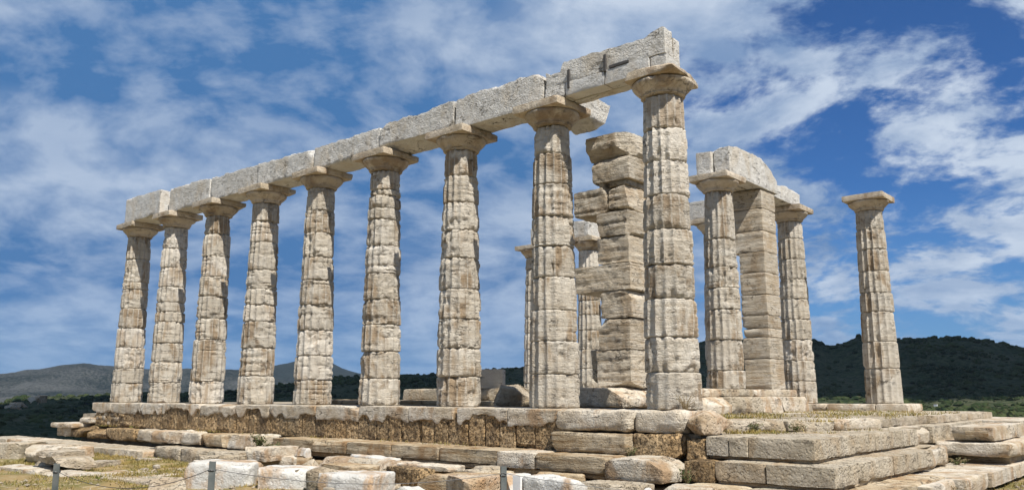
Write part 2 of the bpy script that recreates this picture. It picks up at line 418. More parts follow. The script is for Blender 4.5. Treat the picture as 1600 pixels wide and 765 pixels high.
polar('hill', far_prof(ridge_fn(BLUER), 4600, 1500), R(-64), R(-44), 160, np.linspace(3000, 5200, 60), M['bluehill'], 3)
# plain that carries the view to the horizon
def build_plain():
    rs = np.array([60, 200, 700, 1600, 4000, 6500.]); na = 64; V = []; F = []
    for r in rs:
        for k in range(na):
            a = 2*math.pi*k/na; V.append((r*math.sin(a), r*math.cos(a), -23 if r < 100 else -62 if r > 300 else -40))
    for i in range(len(rs)-1):
        for k in range(na):
            F.append((i*na+k, (i+1)*na+k, (i+1)*na+(k+1) % na, i*na+(k+1) % na))
    structure(mesh_obj('valley', np.array(V), F, M['scrub'], sharp=0))
build_plain()
# scrub: one uncountable mass of bushes over slope and hillside
def build_scrub():
    rs = np.random.RandomState(3)
    ph = (1+5**.5)/2
    base = np.array([(-1, ph, 0), (1, ph, 0), (-1, -ph, 0), (1, -ph, 0), (0, -1, ph), (0, 1, ph), (0, -1, -ph), (0, 1, -ph), (ph, 0, -1), (ph, 0, 1), (-ph, 0, -1), (-ph, 0, 1)])
    base /= np.linalg.norm(base[0])
    fc = np.array([(0, 11, 5), (0, 5, 1), (0, 1, 7), (0, 7, 10), (0, 10, 11), (1, 5, 9), (5, 11, 4), (11, 10, 2), (10, 7, 6), (7, 1, 8), (3, 9, 4), (3, 4, 2), (3, 2, 6), (3, 6, 8), (3, 8, 9), (4, 9, 5), (2, 4, 11), (6, 2, 10), (8, 6, 7), (9, 8, 1)])
    N = 42000
    a = rs.uniform(R(-78), R(-2), N); r = 120 + 890*rs.rand(N)**.8
    X = CAM[0]+r*np.sin(a); Y = CAM[1]+r*np.cos(a); Z = scrub_z(a, r, X, Y)
    d = fb2(X, Y, 1/40., 77, 3); keep = rs.rand(N) < .10+.9*sstep(.40, .58, d); X, Y, Z, r = X[keep], Y[keep], Z[keep], r[keep]; n = len(X)
    s = (.45+2.4*rs.rand(n)**3.5)*(.6+.5*np.clip(r/700, .3, 1.2))
    jit = 1 + (rs.rand(n, 12, 1)-.5)*.7
    V = base[None]*jit*s[:, None, None]*np.array([1.25, 1.25, .8]) + np.stack([X, Y, Z+.25*s], 1)[:, None]
    F = fc[None] + (np.arange(n)*12)[:, None, None]
    stuff(mesh_obj('scrub', V.reshape(-1, 3), F.reshape(-1, 3), M['bush'], smooth=False))
build_scrub()

# ---------------------------------------------------------------- columns
RB, RT, ZN, ZC = .494, .369, 5.44, 5.88
def rad(z): 
    t = z/ZN; return RB + (RT-RB)*t + .012*math.sin(math.pi*t)
NF = 16
def drum_geo(z0, z1, sd, worn, strat, scale=1.0):
    K = 8; NA = NF*K; nz = max(4, int((z1-z0)/.034)); rs = np.random.RandomState(sd); H = z1-z0
    th = np.arange(NA)/NA*2*math.pi
    zs = np.concatenate([[0, .006, .016, .03], np.linspace(.05, H-.05, nz), [H-.03, H-.016, H-.006, H]]); nz = len(zs)-1
    T, Z = np.meshgrid(th, z0+zs); rr = np.array([rad(z) for z in Z[:, 0]])[:, None]*scale
    P = np.stack([np.cos(T)*rr, np.sin(T)*rr, Z], -1).reshape(-1, 3); sh = T.shape
    off = rs.rand(3)*60
    n = lambda s, o, k, az=1.0: fbm((P+off)*np.array([s, s, s*az]), sd+k, o).reshape(sh)
    ph = rs.rand()*.08
    t = ((T+ph)/(2*math.pi)*NF) % 1.0 - .5
    prof = 1-(2*t)**2
    er = np.clip(worn*1.15*sstep(.40, .62, n(1.8, 3, 1)), 0, .85)
    r = rr - .052*prof*(1-er) - er*.028
    r = r - np.clip((n(6, 4, 2)-.5)*.020, -.006, .014)*(.35+worn)                      # surface wear
    r = r - strat*.022*sstep(.56, .66, n(1.3, 2, 3, 14.))*sstep(.42, .58, n(1.5, 2, 9))  # bedding planes eaten out
    brk = n(2.6, 4, 4)
    r = r - (.012+.018*worn)*sstep(.635, .655, brk)-.028*sstep(.71, .73, brk)         # flaked-off pieces with a sharp rim
    arris = np.abs(t)*2
    r = r - .016*min(1, .25+2*worn)*sstep(.7, 1, arris)*sstep(.5, .62, n(9, 3, 6))
    de = np.minimum(Z-z0, z1-Z)
    ed = n(7, 3, 5)
    r = r - (.004+.005*worn)*(np.abs(Z-(z0+z1)/2)/(H/2))**4 - .022*np.exp(-(de/.010)**2) - (.05+.05*worn)*np.clip(ed-.44, 0, 1)*4*np.exp(-(de/.016)**2)*.6 - (.012+.035*worn)*sstep(.56, .62, ed)*sstep(.085, .02, de)
    r = r + (n(16, 3, 7)-.5)*.010*min(1, .3+2*worn)
    cx, cy = (rs.rand(2)-.5)*.016
    V = np.stack([np.cos(T)*r+cx, np.sin(T)*r+cy, Z], -1).reshape(-1, 3)
    i, j = np.meshgrid(np.arange(nz), np.arange(NA), indexing='ij'); a = (i*NA+j).ravel(); b = (i*NA+(j+1) % NA).ravel()
    F = np.stack([a, b, b+NA, a+NA], 1).tolist()
    F.append(list(range(NA-1, -1, -1))); F.append(list(range(nz*NA, nz*NA+NA)))
    return V, F, (prof*(1-.35*er)*sstep(.0, .03, de)).ravel()
def cap_geo(sd):
    prof = [(5.44, .372), (5.455, .374), (5.46, .395), (5.475, .397), (5.478, .388), (5.49, .390), (5.493, .402), (5.51, .405), (5.54, .435), (5.58, .475), (5.62, .515), (5.66, .545), (5.69, .552), (5.715, .535), (5.72, .50)]
    NA = 96; th = np.arange(NA)/NA*2*math.pi
    Z = np.array([a for a, b in prof])[:, None]+0*th; Rr = np.array([b for a, b in prof])[:, None]+0*th
    P = np.stack([np.cos(th)*Rr, np.sin(th)*Rr, Z], -1).reshape(-1, 3); rs = np.random.RandomState(sd); off = rs.rand(3)*60
    e = fbm((P+off)*4, sd, 3).reshape(Z.shape)
    r = Rr - .06*sstep(.58, .74, e) - (fbm((P+off)*11, sd+3, 2).reshape(Z.shape)-.5)*.016
    V = np.stack([np.cos(th)*r, np.sin(th)*r, Z], -1).reshape(-1, 3); nz = len(prof)-1
    i, j = np.meshgrid(np.arange(nz), np.arange(NA), indexing='ij'); a = (i*NA+j).ravel(); b = (i*NA+(j+1) % NA).ravel()
    F = np.stack([a, b, b+NA, a+NA], 1).tolist(); F.append(list(range(NA-1, -1, -1))); F.append(list(range(nz*NA, nz*NA+NA)))
    return V, F
def column(x, y, z0, joints, label, group, mat='marble', worn=.6, strat=.6, abacus=dict(cuts=2), pale=()):
    t = thing('marble_column', (x, y, z0), label, 'column', group)
    H = ZN - z0; js = [0]+[j-z0 for j in joints]+[H]
    sd0 = seed()*13
    for k in range(len(js)-1):
        rs = np.random.RandomState(sd0+k)
        w = np.clip(worn + rs.uniform(-.3, .3)*min(1, worn*3+.1), 0, 1); s = np.clip(strat + rs.uniform(-.5, .5), 0, 1.2)
        V, F, fl = drum_geo(js[k]+z0, js[k+1]+z0, sd0+k*31, w, s, 1+rs.uniform(-.018, .012))
        V[:, 2] -= z0
        mm = 'marble_pale' if (k in pale or rs.rand() < .14) else mat
        mesh_obj('drum', V, F, M[mm], t, sharp=50, flute=fl)
    V, F = cap_geo(sd0+7); V[:, 2] -= z0
    c = mesh_obj('capital', V, F, M['capital'], t, sharp=50)
    p, F = block_geo(1.13, 1.13, .16, **{**dict(cell=.045, r=.012, amp=.008, chip=1.3, cutmax=.10, fine=.004, sd=sd0+11), **abacus})
    a = mesh_obj('abacus', p + np.array([0, 0, 5.72-z0]), F, M['capital'], c, sharp=40)
    return t

def jz(x, y, vs, zb=0.0):
    """heights of drum joints from their picture rows, on the near face of the shaft"""
    out = []
    for v in vs:
        lo, hi = -1., 7.
        for _ in range(40):
            mid = (lo+hi)/2
            d = np.array([x, y])-CAM[:2]; D = np.hypot(*d); q = np.array([x, y]) - d/D*rad(max(mid, 0))
            k = np.array([*q, mid])-CAM; vv = 382.5 - FPX*(k@_u)/(k@_f)
            if vv > v: lo = mid
            else: hi = mid
        out.append((lo+hi)/2)
    return sorted(z for z in out if zb+.05 < z < ZN-.05)
SP = 2.52
ROW = [  # picture rows of the drum joints, from the west end to the east end
 ([404, 440, 451, 481, 512, 542, 575, 598], 'leftmost column of the long row, upper shaft in shadow under the smooth end beam'),
 ([387, 417, 447, 471, 486, 502, 535, 565, 597], 'second column from the left in the long row, a smooth drum near its top'),
 ([364, 399, 431, 462, 497, 530, 595], 'third column from the left in the long row, dark patch on its second drum'),
 ([344, 377, 420, 450, 475, 501, 543, 587], 'fourth column from the left in the long row, heavily bedded drums near its top'),
 ([327, 362, 400, 436, 475, 515, 555, 593], 'middle fifth column of the long row, a bulging pale drum low on the shaft'),
 ([294, 303, 323, 341, 382, 425, 466, 506, 548, 591], 'sixth column from the left in the long row, thin slices of drum under its capital'),
 ([272, 314, 357, 401, 450, 497, 543, 588], 'seventh column from the left, thickly worn shaft with brown flutes at its foot'),
 ([237, 285, 335, 382, 431, 483, 532, 584], 'eighth column from the left, standing before the pier of stacked blocks'),
 ([196, 248, 301, 355, 411, 465, 525, 581], 'nearest and tallest column at the right end of the long row, with a broken abacus')]
for k, (vs, lab) in enumerate(ROW):
    x = -SP*(8-k)
    ab = dict(cuts=3) if k < 8 else dict(cuts=16, cutmax=.34, big=.03, r=.02, amp=.015)
    column(x, 0, 0, jz(x, 0, vs), lab, 'columns of the long colonnade', worn=.42 if k in (3, 4, 5, 6) else .25, strat=1.1 if k < 6 else .6, abacus=ab)
NY = 11.88
column(-.16, NY, 0, jz(-.16, NY, [357, 388, 422, 456, 486, 533, 575]), 'lone column at the far right holding nothing, its square abacus whole', 'columns of the far side', worn=.02, strat=.15, abacus=dict(cuts=0))
column(-SP, NY, 0, jz(-SP, NY, [372, 404, 435, 466, 498, 530, 563, 595]), 'column just right of the square anta pier, under the rounded beam end', 'columns of the far side', worn=.2, strat=.4)
column(-2*SP, NY, 0, jz(-2*SP, NY, [400, 440, 480, 520, 560, 595]), 'slim far column peeping out left of the porch column', 'columns of the far side', worn=.4, strat=.3)
column(-3*SP, NY, 0, jz(-3*SP, NY, [420, 470, 520, 570]), 'far column hidden behind the nearest column', 'columns of the far side', worn=.4, strat=.3)
column(-4*SP, NY, 0, jz(-4*SP, NY, [418, 440, 469, 491, 515, 545, 575]), 'far column with ochre flutes behind the pier of stacked blocks', 'columns of the far side', worn=.1, strat=.1)
column(-5*SP, NY, 0, jz(-5*SP, NY, [420, 445, 470, 495, 520, 545, 570, 598]), 'far column half hidden behind the eighth column of the long row', 'columns of the far side', worn=.2, strat=.2, abacus=dict(cuts=0))
column(-2.46, 7.0, .38, jz(-2.46, 7.0, [372, 416, 448, 482, 530, 578], .38), 'porch column between the two piers, carrying the tall split beam', 'column of the porch', worn=.25, strat=.3)

# ---------------------------------------------------------------- architrave
TOPX = [(-20.2, 6.72), (-17.2, 6.65), (-16.28, 6.64), (-14.6, 6.56), (-13.4, 6.57), (-11.81, 6.51), (-10.18, 6.48), (-9.66, 6.46), (-8.26, 6.48), (-7.13, 6.49), (-6.74, 6.52), (-5.99, 6.48), (-4.74, 6.56),
        (-4.03, 6.57), (-3.32, 6.57), (-2.48, 6.54), (-2.29, 6.42), (-2.06, 6.42), (-2.0, 6.62), (-1.57, 6.60), (-.95, 6.57), (-.39, 6.56), (-.12, 6.58), (.02, 6.64), (.25, 6.67), (.45, 6.45)]
TX = np.array(TOPX)
def beam(x0, x1, y0, y1, label, mat='beam', zb=5.885, dz=0.0, amp=.011, cuts=2, strata=0., rough=.045):
    L = x1-x0; W = y1-y0; H = .62; cx = (x0+x1)/2; s = seed()
    def topf(p):
        z = np.interp(p[:, 0]+cx, TX[:, 0], TX[:, 1]) + dz - zb - H
        return z + (fbm((p*np.array([1, 1, 0])+s)*5, s, 4)-.5)*rough*2.2
    p, F = block_geo(L, W, H, cell=.045, r=.018, amp=amp, chip=1.6, cuts=cuts, cutmax=.12, fine=.008, sd=s, topf=topf, strata=strata)
    b = mesh_obj('architrave_block', p, F, M[mat], sharp=45); b.location = (cx, (y0+y1)/2, zb)
    return tag(b, label, 'beam', 'beam blocks on the long colonnade')
xs = [-SP*(8-k) for k in range(9)]
beam(xs[0]-.15, -17.86, -.50, .42, 'smooth pale grey end beam at the left end of the colonnade', 'beam_smooth', amp=.006, cuts=1, rough=.02)
names = ['rough grey beam from the second to the third column, butting the smooth end beam', 'rough grey beam from the third to the fourth column, white chipped upper edge', 'rough grey beam from the fourth to the fifth column, crumbling at its right end',
         'rough grey beam from fifth to sixth column, raised chunk at its right end', 'rough grey beam from the sixth to the seventh column, slanting cut at its left end', 'long rough beam from seventh to eighth column, ending at a dark gap']
cutx = [-17.60, -15.12, -12.58, -10.02, -7.42, -4.93, -2.47]
for k in range(6): beam(cutx[k]+.016, cutx[k+1]-.016, -.33+(.012 if k % 2 else -.012), .42, names[k], cuts=4)
# the easternmost beam: main stone, two paler patches let into its lower edge, iron clamps
t = thing('architrave_block', (-1.2, 0, 5.885), 'tallest beam at the right end, patched with paler stone and dark iron bars', 'beam', 'beam blocks on the long colonnade')
def bpart(name, x0, x1, y0, y1, z0, z1, mat, **kw):
    p, F = block_geo(x1-x0, y1-y0, z1-z0, **{**dict(cell=.045, r=.014, amp=.008, chip=1.2, cuts=1, cutmax=.06, fine=.006), **kw})
    return mesh_obj(name, p+np.array([(x0+x1)/2+1.2, (y0+y1)/2, z0-5.885]), F, M[mat], t, sharp=45)
def tf(cx, zt):
    def f(p): return np.interp(p[:, 0]+cx, TX[:, 0], TX[:, 1]) - zt + (fbm((p+3)*5, 9, 3)-.5)*.07
    return f
bpart('main_stone', -2.42, .26, -.33, -.035, 6.17, 6.55, 'beam', fine=.012, amp=.02, topf=tf(-1.08, 6.55))
bpart('end_stone', -2.42, -1.93, -.345, -.035, 5.885, 6.165, 'beam', fine=.010, amp=.015)
bpart('patch_stone', -1.92, -1.02, -.355, -.035, 5.885, 6.165, 'beam_smooth')
bpart('patch_stone', -1.01, -.06, -.36, -.035, 5.885, 6.165, 'beam_smooth', cuts=3)
bpart('end_stone', -.05, .27, -.32, -.035, 5.885, 6.165, 'beam')
bpart('inner_stone', -2.42, .25, -.005, .22, 5.885, 6.56, 'beam', cuts=4, cutmax=.16)
for (x0, x1, z0, z1) in ((-1.86, -1.81, 6.02, 6.40), (-1.02, -.97, 6.14, 6.47), (-.90, -.48, 6.17, 6.225)):
    bpart('iron_clamp', x0, x1, -.372, -.30, z0, z1, 'iron', cell=.03, r=.004, amp=.002, cuts=0, fine=.001)
# beam running back from the eighth column to the block pier
p, F = block_geo(.72, 1.55, .62, cell=.05, r=.02, amp=.02, chip=1.6, cuts=7, cutmax=.30, fine=.012)
o = mesh_obj('architrave_block', p, F, M['beam'], sharp=45); o.location = (-2.78, 1.22, 5.87); o.rotation_euler = (R(-3), 0, 0)
tag(o, 'short broken beam reaching back from the eighth column to the block pier', 'beam', 'cross beams of the porch')
# split beam on the porch: two slabs side by side
YT = np.array([(6.4, 6.58), (7.41, 6.70), (8.0, 6.74), (8.9, 6.74), (9.3, 6.60), (9.6, 6.45), (9.9, 6.27), (10.4, 6.30), (10.9, 6.36), (11.3, 6.36), (12, 6.32)])
def porch_beam(x0, x1, y0, y1, label, dz=0):
    s = seed(); H = .6; cy = (y0+y1)/2
    def topf(p): return np.interp(p[:, 1]+cy, YT[:, 0], YT[:, 1])+dz-5.885-H + (fbm((p+s)*4, s, 3)-.5)*.08
    p, F = block_geo(x1-x0, y1-y0, H, cell=.045, r=.018, amp=.02, chip=1.5, cuts=3, cutmax=.12, fine=.012, sd=s, topf=topf)
    o = mesh_obj('architrave_block', p, F, M['beam'], sharp=45); o.location = ((x0+x1)/2, cy, 5.885)
    return tag(o, label, 'beam', 'cross beams of the porch')
porch_beam(-2.93, -2.49, 6.75, 9.6, 'left slab of the tall split beam standing on the porch column', -.06)
porch_beam(-2.46, -2.02, 6.85, 9.9, 'right slab of the tall split beam, its rounded back falling to the right')
porch_beam(-2.85, -2.2, 9.95, 12.05, 'low beam end resting on the column beside the square pier')
# far side beams
for (x0, x1, dz, lab) in ((-3*SP-.2, -2*SP+.0, .0, 'far beam piece glimpsed left of the porch column'), (-5*SP+.1, -4*SP+.28, .02, 'far grey beam piece on the column behind the block pier')):
    p, F = block_geo(x1-x0, .8, .62, cell=.06, r=.02, amp=.015, chip=1.4, cuts=2, cutmax=.1, fine=.01)
    o = mesh_obj('architrave_block', p, F, M['beam'], sharp=45); o.location = ((x0+x1)/2, NY, 5.885+dz); tag(o, lab, 'beam', 'beam blocks of the far side')

# ---------------------------------------------------------------- piers of stacked blocks
t = thing('stone_pier', (-2.4, 2.2, .38), 'tall pier of jutting, cracked blocks between the two nearest columns', 'pier', 'anta piers')
PIER = [(.38, 1.14, -2.76, -1.94, 1.75), (1.15, 1.79, -2.70, -1.93, 1.74), (1.80, 2.36, -2.66, -1.90, 1.77), (2.37, 2.93, -3.30, -1.90, 1.75), (2.94, 3.50, -2.72, -1.93, 1.77), (3.51, 4.03, -2.70, -1.88, 1.74),
        (4.04, 4.60, -3.32, -2.42, 1.78), (4.04, 4.58, -2.40, -1.90, 1.76), (4.70, 5.22, -2.80, -1.86, 1.75), (5.23, 5.74, -2.92, -1.82, 1.70)]
for (z0, z1, x0, x1, y0) in PIER:
    top = z0 > 5
    p, F = block_geo(x1-x0, .9, z1-z0-.008, cell=.035, r=.009, amp=.016, chip=2.4, cuts=7 if top else 4, cutmax=.18 if top else .11, strata=.012, fine=.012)
    mesh_obj('block', p+np.array([(x0+x1)/2+2.4, y0+.45-2.2, z0-.38]), F, M['marble_block'], t, sharp=26)
for (z0, z1, x0, x1) in ((4.58, 4.71, -2.45, -1.95), (4.59, 4.72, -2.66, -2.5)):
    p, F = block_geo(x1-x0, .8, z1-z0, cell=.045, r=.03, amp=.02, chip=2, cuts=4, cutmax=.1)
    mesh_obj('wedge_stone', p+np.array([(x0+x1)/2+2.4, 0, z0-.38]), F, M['rubble'], t)
p, F = block_geo(.46, .8, .80, cell=.05, r=.05, amp=.03, chip=2, cuts=5, cutmax=.25)
o = mesh_obj('wall_block', p, F, M['grey_step']); o.location = (-3.12, 2.45, .38); tag(o, 'upright grey wall stump touching the foot of the block pier', 'stone block')
t = thing('stone_pier', (-2.43, 9.25, .38), 'square-cornered anta pier with a spalled edge beside the porch column', 'pier', 'anta piers')
zz = [.38]+jz(-2.05, 8.8, [325, 360, 392, 424, 458, 491, 511, 525, 559], .38)+[5.87]
# joints above were read on the corner line, not on a shaft
zz = [.38]+[at(1193+12*(v-300)/306, v, x=-2.05)[2] for v in (559, 525, 511, 491, 458, 424, 392, 360, 325)]+[5.87]
for k in range(len(zz)-1):
    z0, z1 = zz[k], zz[k+1]
    xl = -2.98 if z0 > 3.55 else -2.80
    xl += random.Random(k).uniform(-.015, .015)
    p, F = block_geo(-2.05-xl, .92, z1-z0-.006, cell=.045, r=.018, amp=.012, chip=2.4 if k < 5 else 1.2, cuts=1, cutmax=.06, strata=.010, fine=.006)
    mesh_obj('block', p+np.array([(xl-2.05)/2+2.43, 0, z0-.38]), F, M['marble_block'], t)

# ---------------------------------------------------------------- temple platform
plat = thing('temple_platform', (-9, 5.5, -1.4), 'long stepped stone platform that carries all the columns', 'platform')
PO = np.array([-9, 5.5, -1.4])
def pblk(name, x0, x1, y0, y1, z0, z1, mat, rz=0, **kw):
    kw = {**dict(cell=.07, r=.02, amp=.012, chip=1.2, cuts=1, cutmax=.10, fine=.006), **kw}
    p, F = block_geo(x1-x0, y1-y0, z1-z0, **kw)
    p = xform(p, (0, 0, 0), rz)
    return mesh_obj(name, p+np.array([(x0+x1)/2, (y0+y1)/2, z0])-PO, F, M[mat], plat)
rnd = random.Random(11)
# core fill
pblk('core', -22.2, .75, -.50, 12.4, -1.35, -.36, 'rubble', cell=.5, cuts=0, amp=.02)
pblk('core', -20.7, -1.9, -.3, 12.3, -.355, -.02, 'rubble', cell=.4, cuts=0, amp=.015)
pblk('core', .76, 2.4, .2, 12.0, -1.35, -.38, 'rubble', cell=.3, cuts=0, amp=.02)
# marble stylobate slabs of the long side, ragged lower edge
sx = [-20.95, -19.55, -17.55, -16.2, -14.1, -12.3, -10.75, -8.9, -7.35, -5.75, -4.35, -3.05, -1.83]
for k in range(len(sx)-1):
    x0, x1 = sx[k]+.004, sx[k+1]-.004; s = seed()
    def botf(p, s=s, k=k):
        X = p[:, 0]; q = np.stack([X*1.9+s, 0*X, 0*X], -1); e = fbm(q, s, 3)
        fr = sstep(.45, .0, p[:, 1])
        e2 = fbm(np.stack([X*9+s, 0*X, 0*X], -1), s+2, 3); kk = (.25, 1., .55, .9, .4, .95, .5, 1., .7, .35, .85, .6)[k % 12]; return fr*(.22*kk*sstep(.40, .62, e) + .06*(e2-.3) + .02)
    pblk('stylobate_slab', x0, x1, -.755+rnd.uniform(-.008, .008), .62, -.355, -.003+rnd.uniform(-.004, .003), 'slab', cell=.04, r=.022, chip=1.4, cuts=2, cutmax=.12, amp=.010, botf=botf, sd=s)
pblk('stylobate_slab', -1.80, -.31, -.95, .6, -.35, -.01, 'slab', cell=.045, r=.05, chip=2, cuts=6, cutmax=.2, amp=.03)
pblk('stylobate_slab', -.27, .56, -.80, .6, -.36, -.004, 'slab', cell=.045, r=.06, chip=2, cuts=5, cutmax=.2, amp=.035, big=.02)
o = pblk('stylobate_slab', .54, .98, -.84, .3, -.37, -.02, 'orange_rock', cell=.035, r=.03, chip=2.0, cuts=10, cutmax=.24, amp=.03, big=.02, fine=.018); o['label'] = 'rounded rusty orange slab end'
# brown poros foundation course
x = -20.6
while x < -1.75:
    w = rnd.uniform(.34, .62); x1 = min(x+w, -1.72)
    if x1 > -1.9: x1 = -1.72
    pblk('foundation_block', x+.006, x1-.006, -.725+rnd.uniform(-.012, .012), -.2, -.72, -.10, 'poros', cell=.03, r=.014, amp=.010, chip=1.5, cuts=1, cutmax=.06, fine=.016); x = x1
pblk('foundation_block', -.30, .56, -.86, -.1, -.76, -.375, 'poros', cell=.035, r=.035, amp=.025, chip=1.5, cuts=2, fine=.018)
pblk('foundation_block', .64, .98, -.82, -.1, -.76, -.42, 'poros', cell=.035, r=.04, amp=.03, chip=1.5, cuts=2, fine=.018)
# west end: small stone packing under the end slab and stepped tail
for k in range(26):
    xx = rnd.uniform(-20.95, -18.2); zz_ = rnd.choice([-.70, -.56, -.44])
    w = rnd.uniform(.2, .42); pblk('packing_stone', xx, xx+w, -.74+rnd.uniform(-.03, .04), -.3, zz_, zz_+rnd.uniform(.12, .17), 'poros' if k % 3 else 'rubble', cell=.045, r=.04, amp=.02, cuts=3, cutmax=.12)
# second course of the long side (marble step, mixed)
def row(name, xs_, y0, y1, z0, z1, mats, **kw):
    for k in range(len(xs_)-1):
        if xs_[k+1] is None or xs_[k] is None: continue
        pblk(name, xs_[k]+.005, xs_[k+1]-.005, y0+rnd.uniform(-.03, .03), y1, z0, z1+rnd.uniform(-.008, .004), mats[k % len(mats)], **kw)
row('step_block', [-22.55, -21.4, -20.3, -18.9, -17.0, -15.1], -1.15, -.5, -1.08, -.74, ['rubble', 'poros', 'poros', 'poros'], cell=.05, r=.04, amp=.03, chip=2, cuts=4, cutmax=.2)
pblk('step_block', -22.7, -21.0, -1.3, -.2, -.80, -.66, 'slab', r=.04, chip=2, cuts=4, amp=.02, cutmax=.15, cell=.05)
pblk('step_block', -21.3, -20.6, -.95, -.2, -.655, -.48, 'slab', r=.05, chip=2, cuts=5, cutmax=.15, cell=.05)
row('step_block', [-15.05, -13.6, -12.4, -11.3, -10.2], -1.60, -.6, -1.0, -.71, ['slab', 'slab', 'step', 'slab'], cell=.05, r=.05, amp=.035, chip=2, cuts=6, cutmax=.26)
row('step_block', [-9.45, -7.9, -6.75, -5.4, -4.1, -2.62], -1.50, -.60, -.95, -.705, ['step'], cell=.045, r=.015, amp=.01, chip=1.2, cuts=1, strata=.012, cutmax=.1)
pblk('step_block', -9.3, -2.7, -1.44, -.7, -1.05, -.953, 'step', cell=.09, cuts=1)
row('step_block', [-2.56, -1.72, -.30], -1.58, -.7, -.97, -.705, ['slab', 'step'], cell=.045, r=.035, amp=.015, chip=1.6, cuts=3, cutmax=.12, strata=.012)
pblk('step_block', -2.4, -.4, -1.50, -.7, -1.06, -.973, 'step', cell=.09)
pblk('step_block', -.27, .76, -1.72, -.75, -1.03, -.70, 'slab', cell=.045, r=.04, amp=.02, chip=1.6, cuts=5, cutmax=.2)
pblk('step_block', -1.82, -.28, -1.05, -.4, -.70, -.375, 'step', cell=.045, r=.025, amp=.012, chip=1.5, cuts=3, cutmax=.12)
pblk('step_block', .80, 1.30, -1.20, -.5, -1.02, -.72, 'poros', cell=.04, r=.03, amp=.02, fine=.014, cuts=2)
# grey ashlar of the east corner: middle and lower step
row('step_block', [.99, 1.36, 1.66, 2.64], -.80, .4, -.655, -.37, ['grey_step'], cell=.05, r=.012, amp=.008, chip=1.1, cuts=1, cutmax=.05, fine=.008)
pblk('step_lip', 1.0, 2.585, -.745, .35, -.705, -.658, 'step', cell=.06, r=.01, amp=.006)
for (y0, y1, c) in ((.41, 1.9, 0), (1.91, 3.4, 0), (3.41, 4.3, 1)):
    pblk('step_block', 1.5, 2.62+rnd.uniform(-.01, .01), y0, y1, -.655, -.372, 'grey_step', cell=.05, r=.016, amp=.010, chip=2.0, cuts=c+1, cutmax=.06, fine=.008)
pblk('step_lip', 2.0, 2.57, .36, 4.3, -.705, -.658, 'step', cell=.08, r=.01, amp=.006)
o = pblk('step_block', 1.4, 2.55, 4.32, 5.6, -.72, -.375, 'slab', cell=.05, r=.08, amp=.04, chip=2, cuts=6, cutmax=.3); o['label'] = 'broken white step block with a red stain'
pblk('step_block', 1.6, 2.56, 5.62, 7.0, -.70, -.37, 'grey_step', cell=.05, r=.012, amp=.006, cuts=0)
pblk('step_block', .2, 2.5, 7.02, 13.3, -.70, -.368, 'grey_step', cell=.1, r=.02, cuts=1)
pblk('step_block', .2, 3.3, 10.4, 14.0, -.70, -.36, 'slab', cell=.12, r=.02, cuts=1)
row('step_block', [1.31, 2.08, 3.04], -1.20, -.3, -.975, -.70, ['grey_step'], cell=.05, r=.014, amp=.01, chip=1.1, cuts=1, cutmax=.05, fine=.009)
pblk('step_lip', 1.33, 2.98, -1.14, -.3, -1.03, -.978, 'step', cell=.06, r=.01, amp=.006)
pblk('step_lip', 2.4, 2.96, -.29, 3.7, -1.03, -.978, 'step', cell=.08, r=.01, amp=.006)
for (y0, y1, c) in ((-.29, 1.4, 0), (1.41, 2.7, 0), (2.71, 3.7, 1)):
    pblk('step_block', 2.0, 3.02+rnd.uniform(-.01, .01), y0, y1, -.975, -.702, 'grey_step', cell=.05, r=.016, amp=.010, chip=2.0, cuts=c+1, cutmax=.06, fine=.008)
pblk('step_block', 2.0, 2.95, 3.72, 5.1, -1.04, -.70, 'slab', cell=.05, r=.08, amp=.04, chip=2, cuts=6, cutmax=.3)
pblk('step_block', 2.3, 2.72, -.2, 5.0, -.72, -.695, 'rubble', cell=.1, cuts=0)
row('step_block', [.9, 1.9, 2.9, 3.55], -1.62, -.6, -1.34, -1.025, ['step', 'rubble', 'step'], cell=.06, r=.03, amp=.02, chip=1.5, cuts=2)
for (y0, y1) in ((-.6, .8), (.82, 2.4)):
    pblk('step_block', 2.6, 3.5, y0, y1, -1.35, -1.03, 'step', cell=.06, r=.03, amp=.015, chip=1.5, cuts=2)
for (y0, y1, xe) in ((.85, 2.3, 3.66), (2.32, 3.9, 3.80), (3.92, 5.8, 3.86), (5.82, 8.2, 3.86)):
    pblk('paving_slab', 2.75, xe, y0, y1, -1.32, -1.07, 'slab', cell=.06, r=.02, amp=.012, chip=1.4, cuts=2, strata=.008)
# third course, west part
row('step_block', [-25.6, -23.4, -21.6, -19.2, -17.0, -15.4, -13.9], -2.35, -1.2, -1.50, -1.17, ['grey_step', 'slab', 'grey_step', 'rubble'], cell=.06, r=.03, amp=.015, chip=1.6, cuts=3, cutmax=.12)
row('step_block', [-13.85, -12.6, -11.3, -9.9], -2.05, -1.2, -1.42, -1.05, ['grey_step', 'rubble'], cell=.06, r=.04, amp=.02, chip=1.8, cuts=4, cutmax=.16)
row('step_block', [-9.8, -8.2, -6.9, -5.6, -4.2, -2.9, -1.6, -.4, .9], -1.72, -1.0, -1.42, -1.12, ['rubble', 'step', 'slab'], cell=.07, r=.03, amp=.03, chip=2, cuts=5, cutmax=.2)
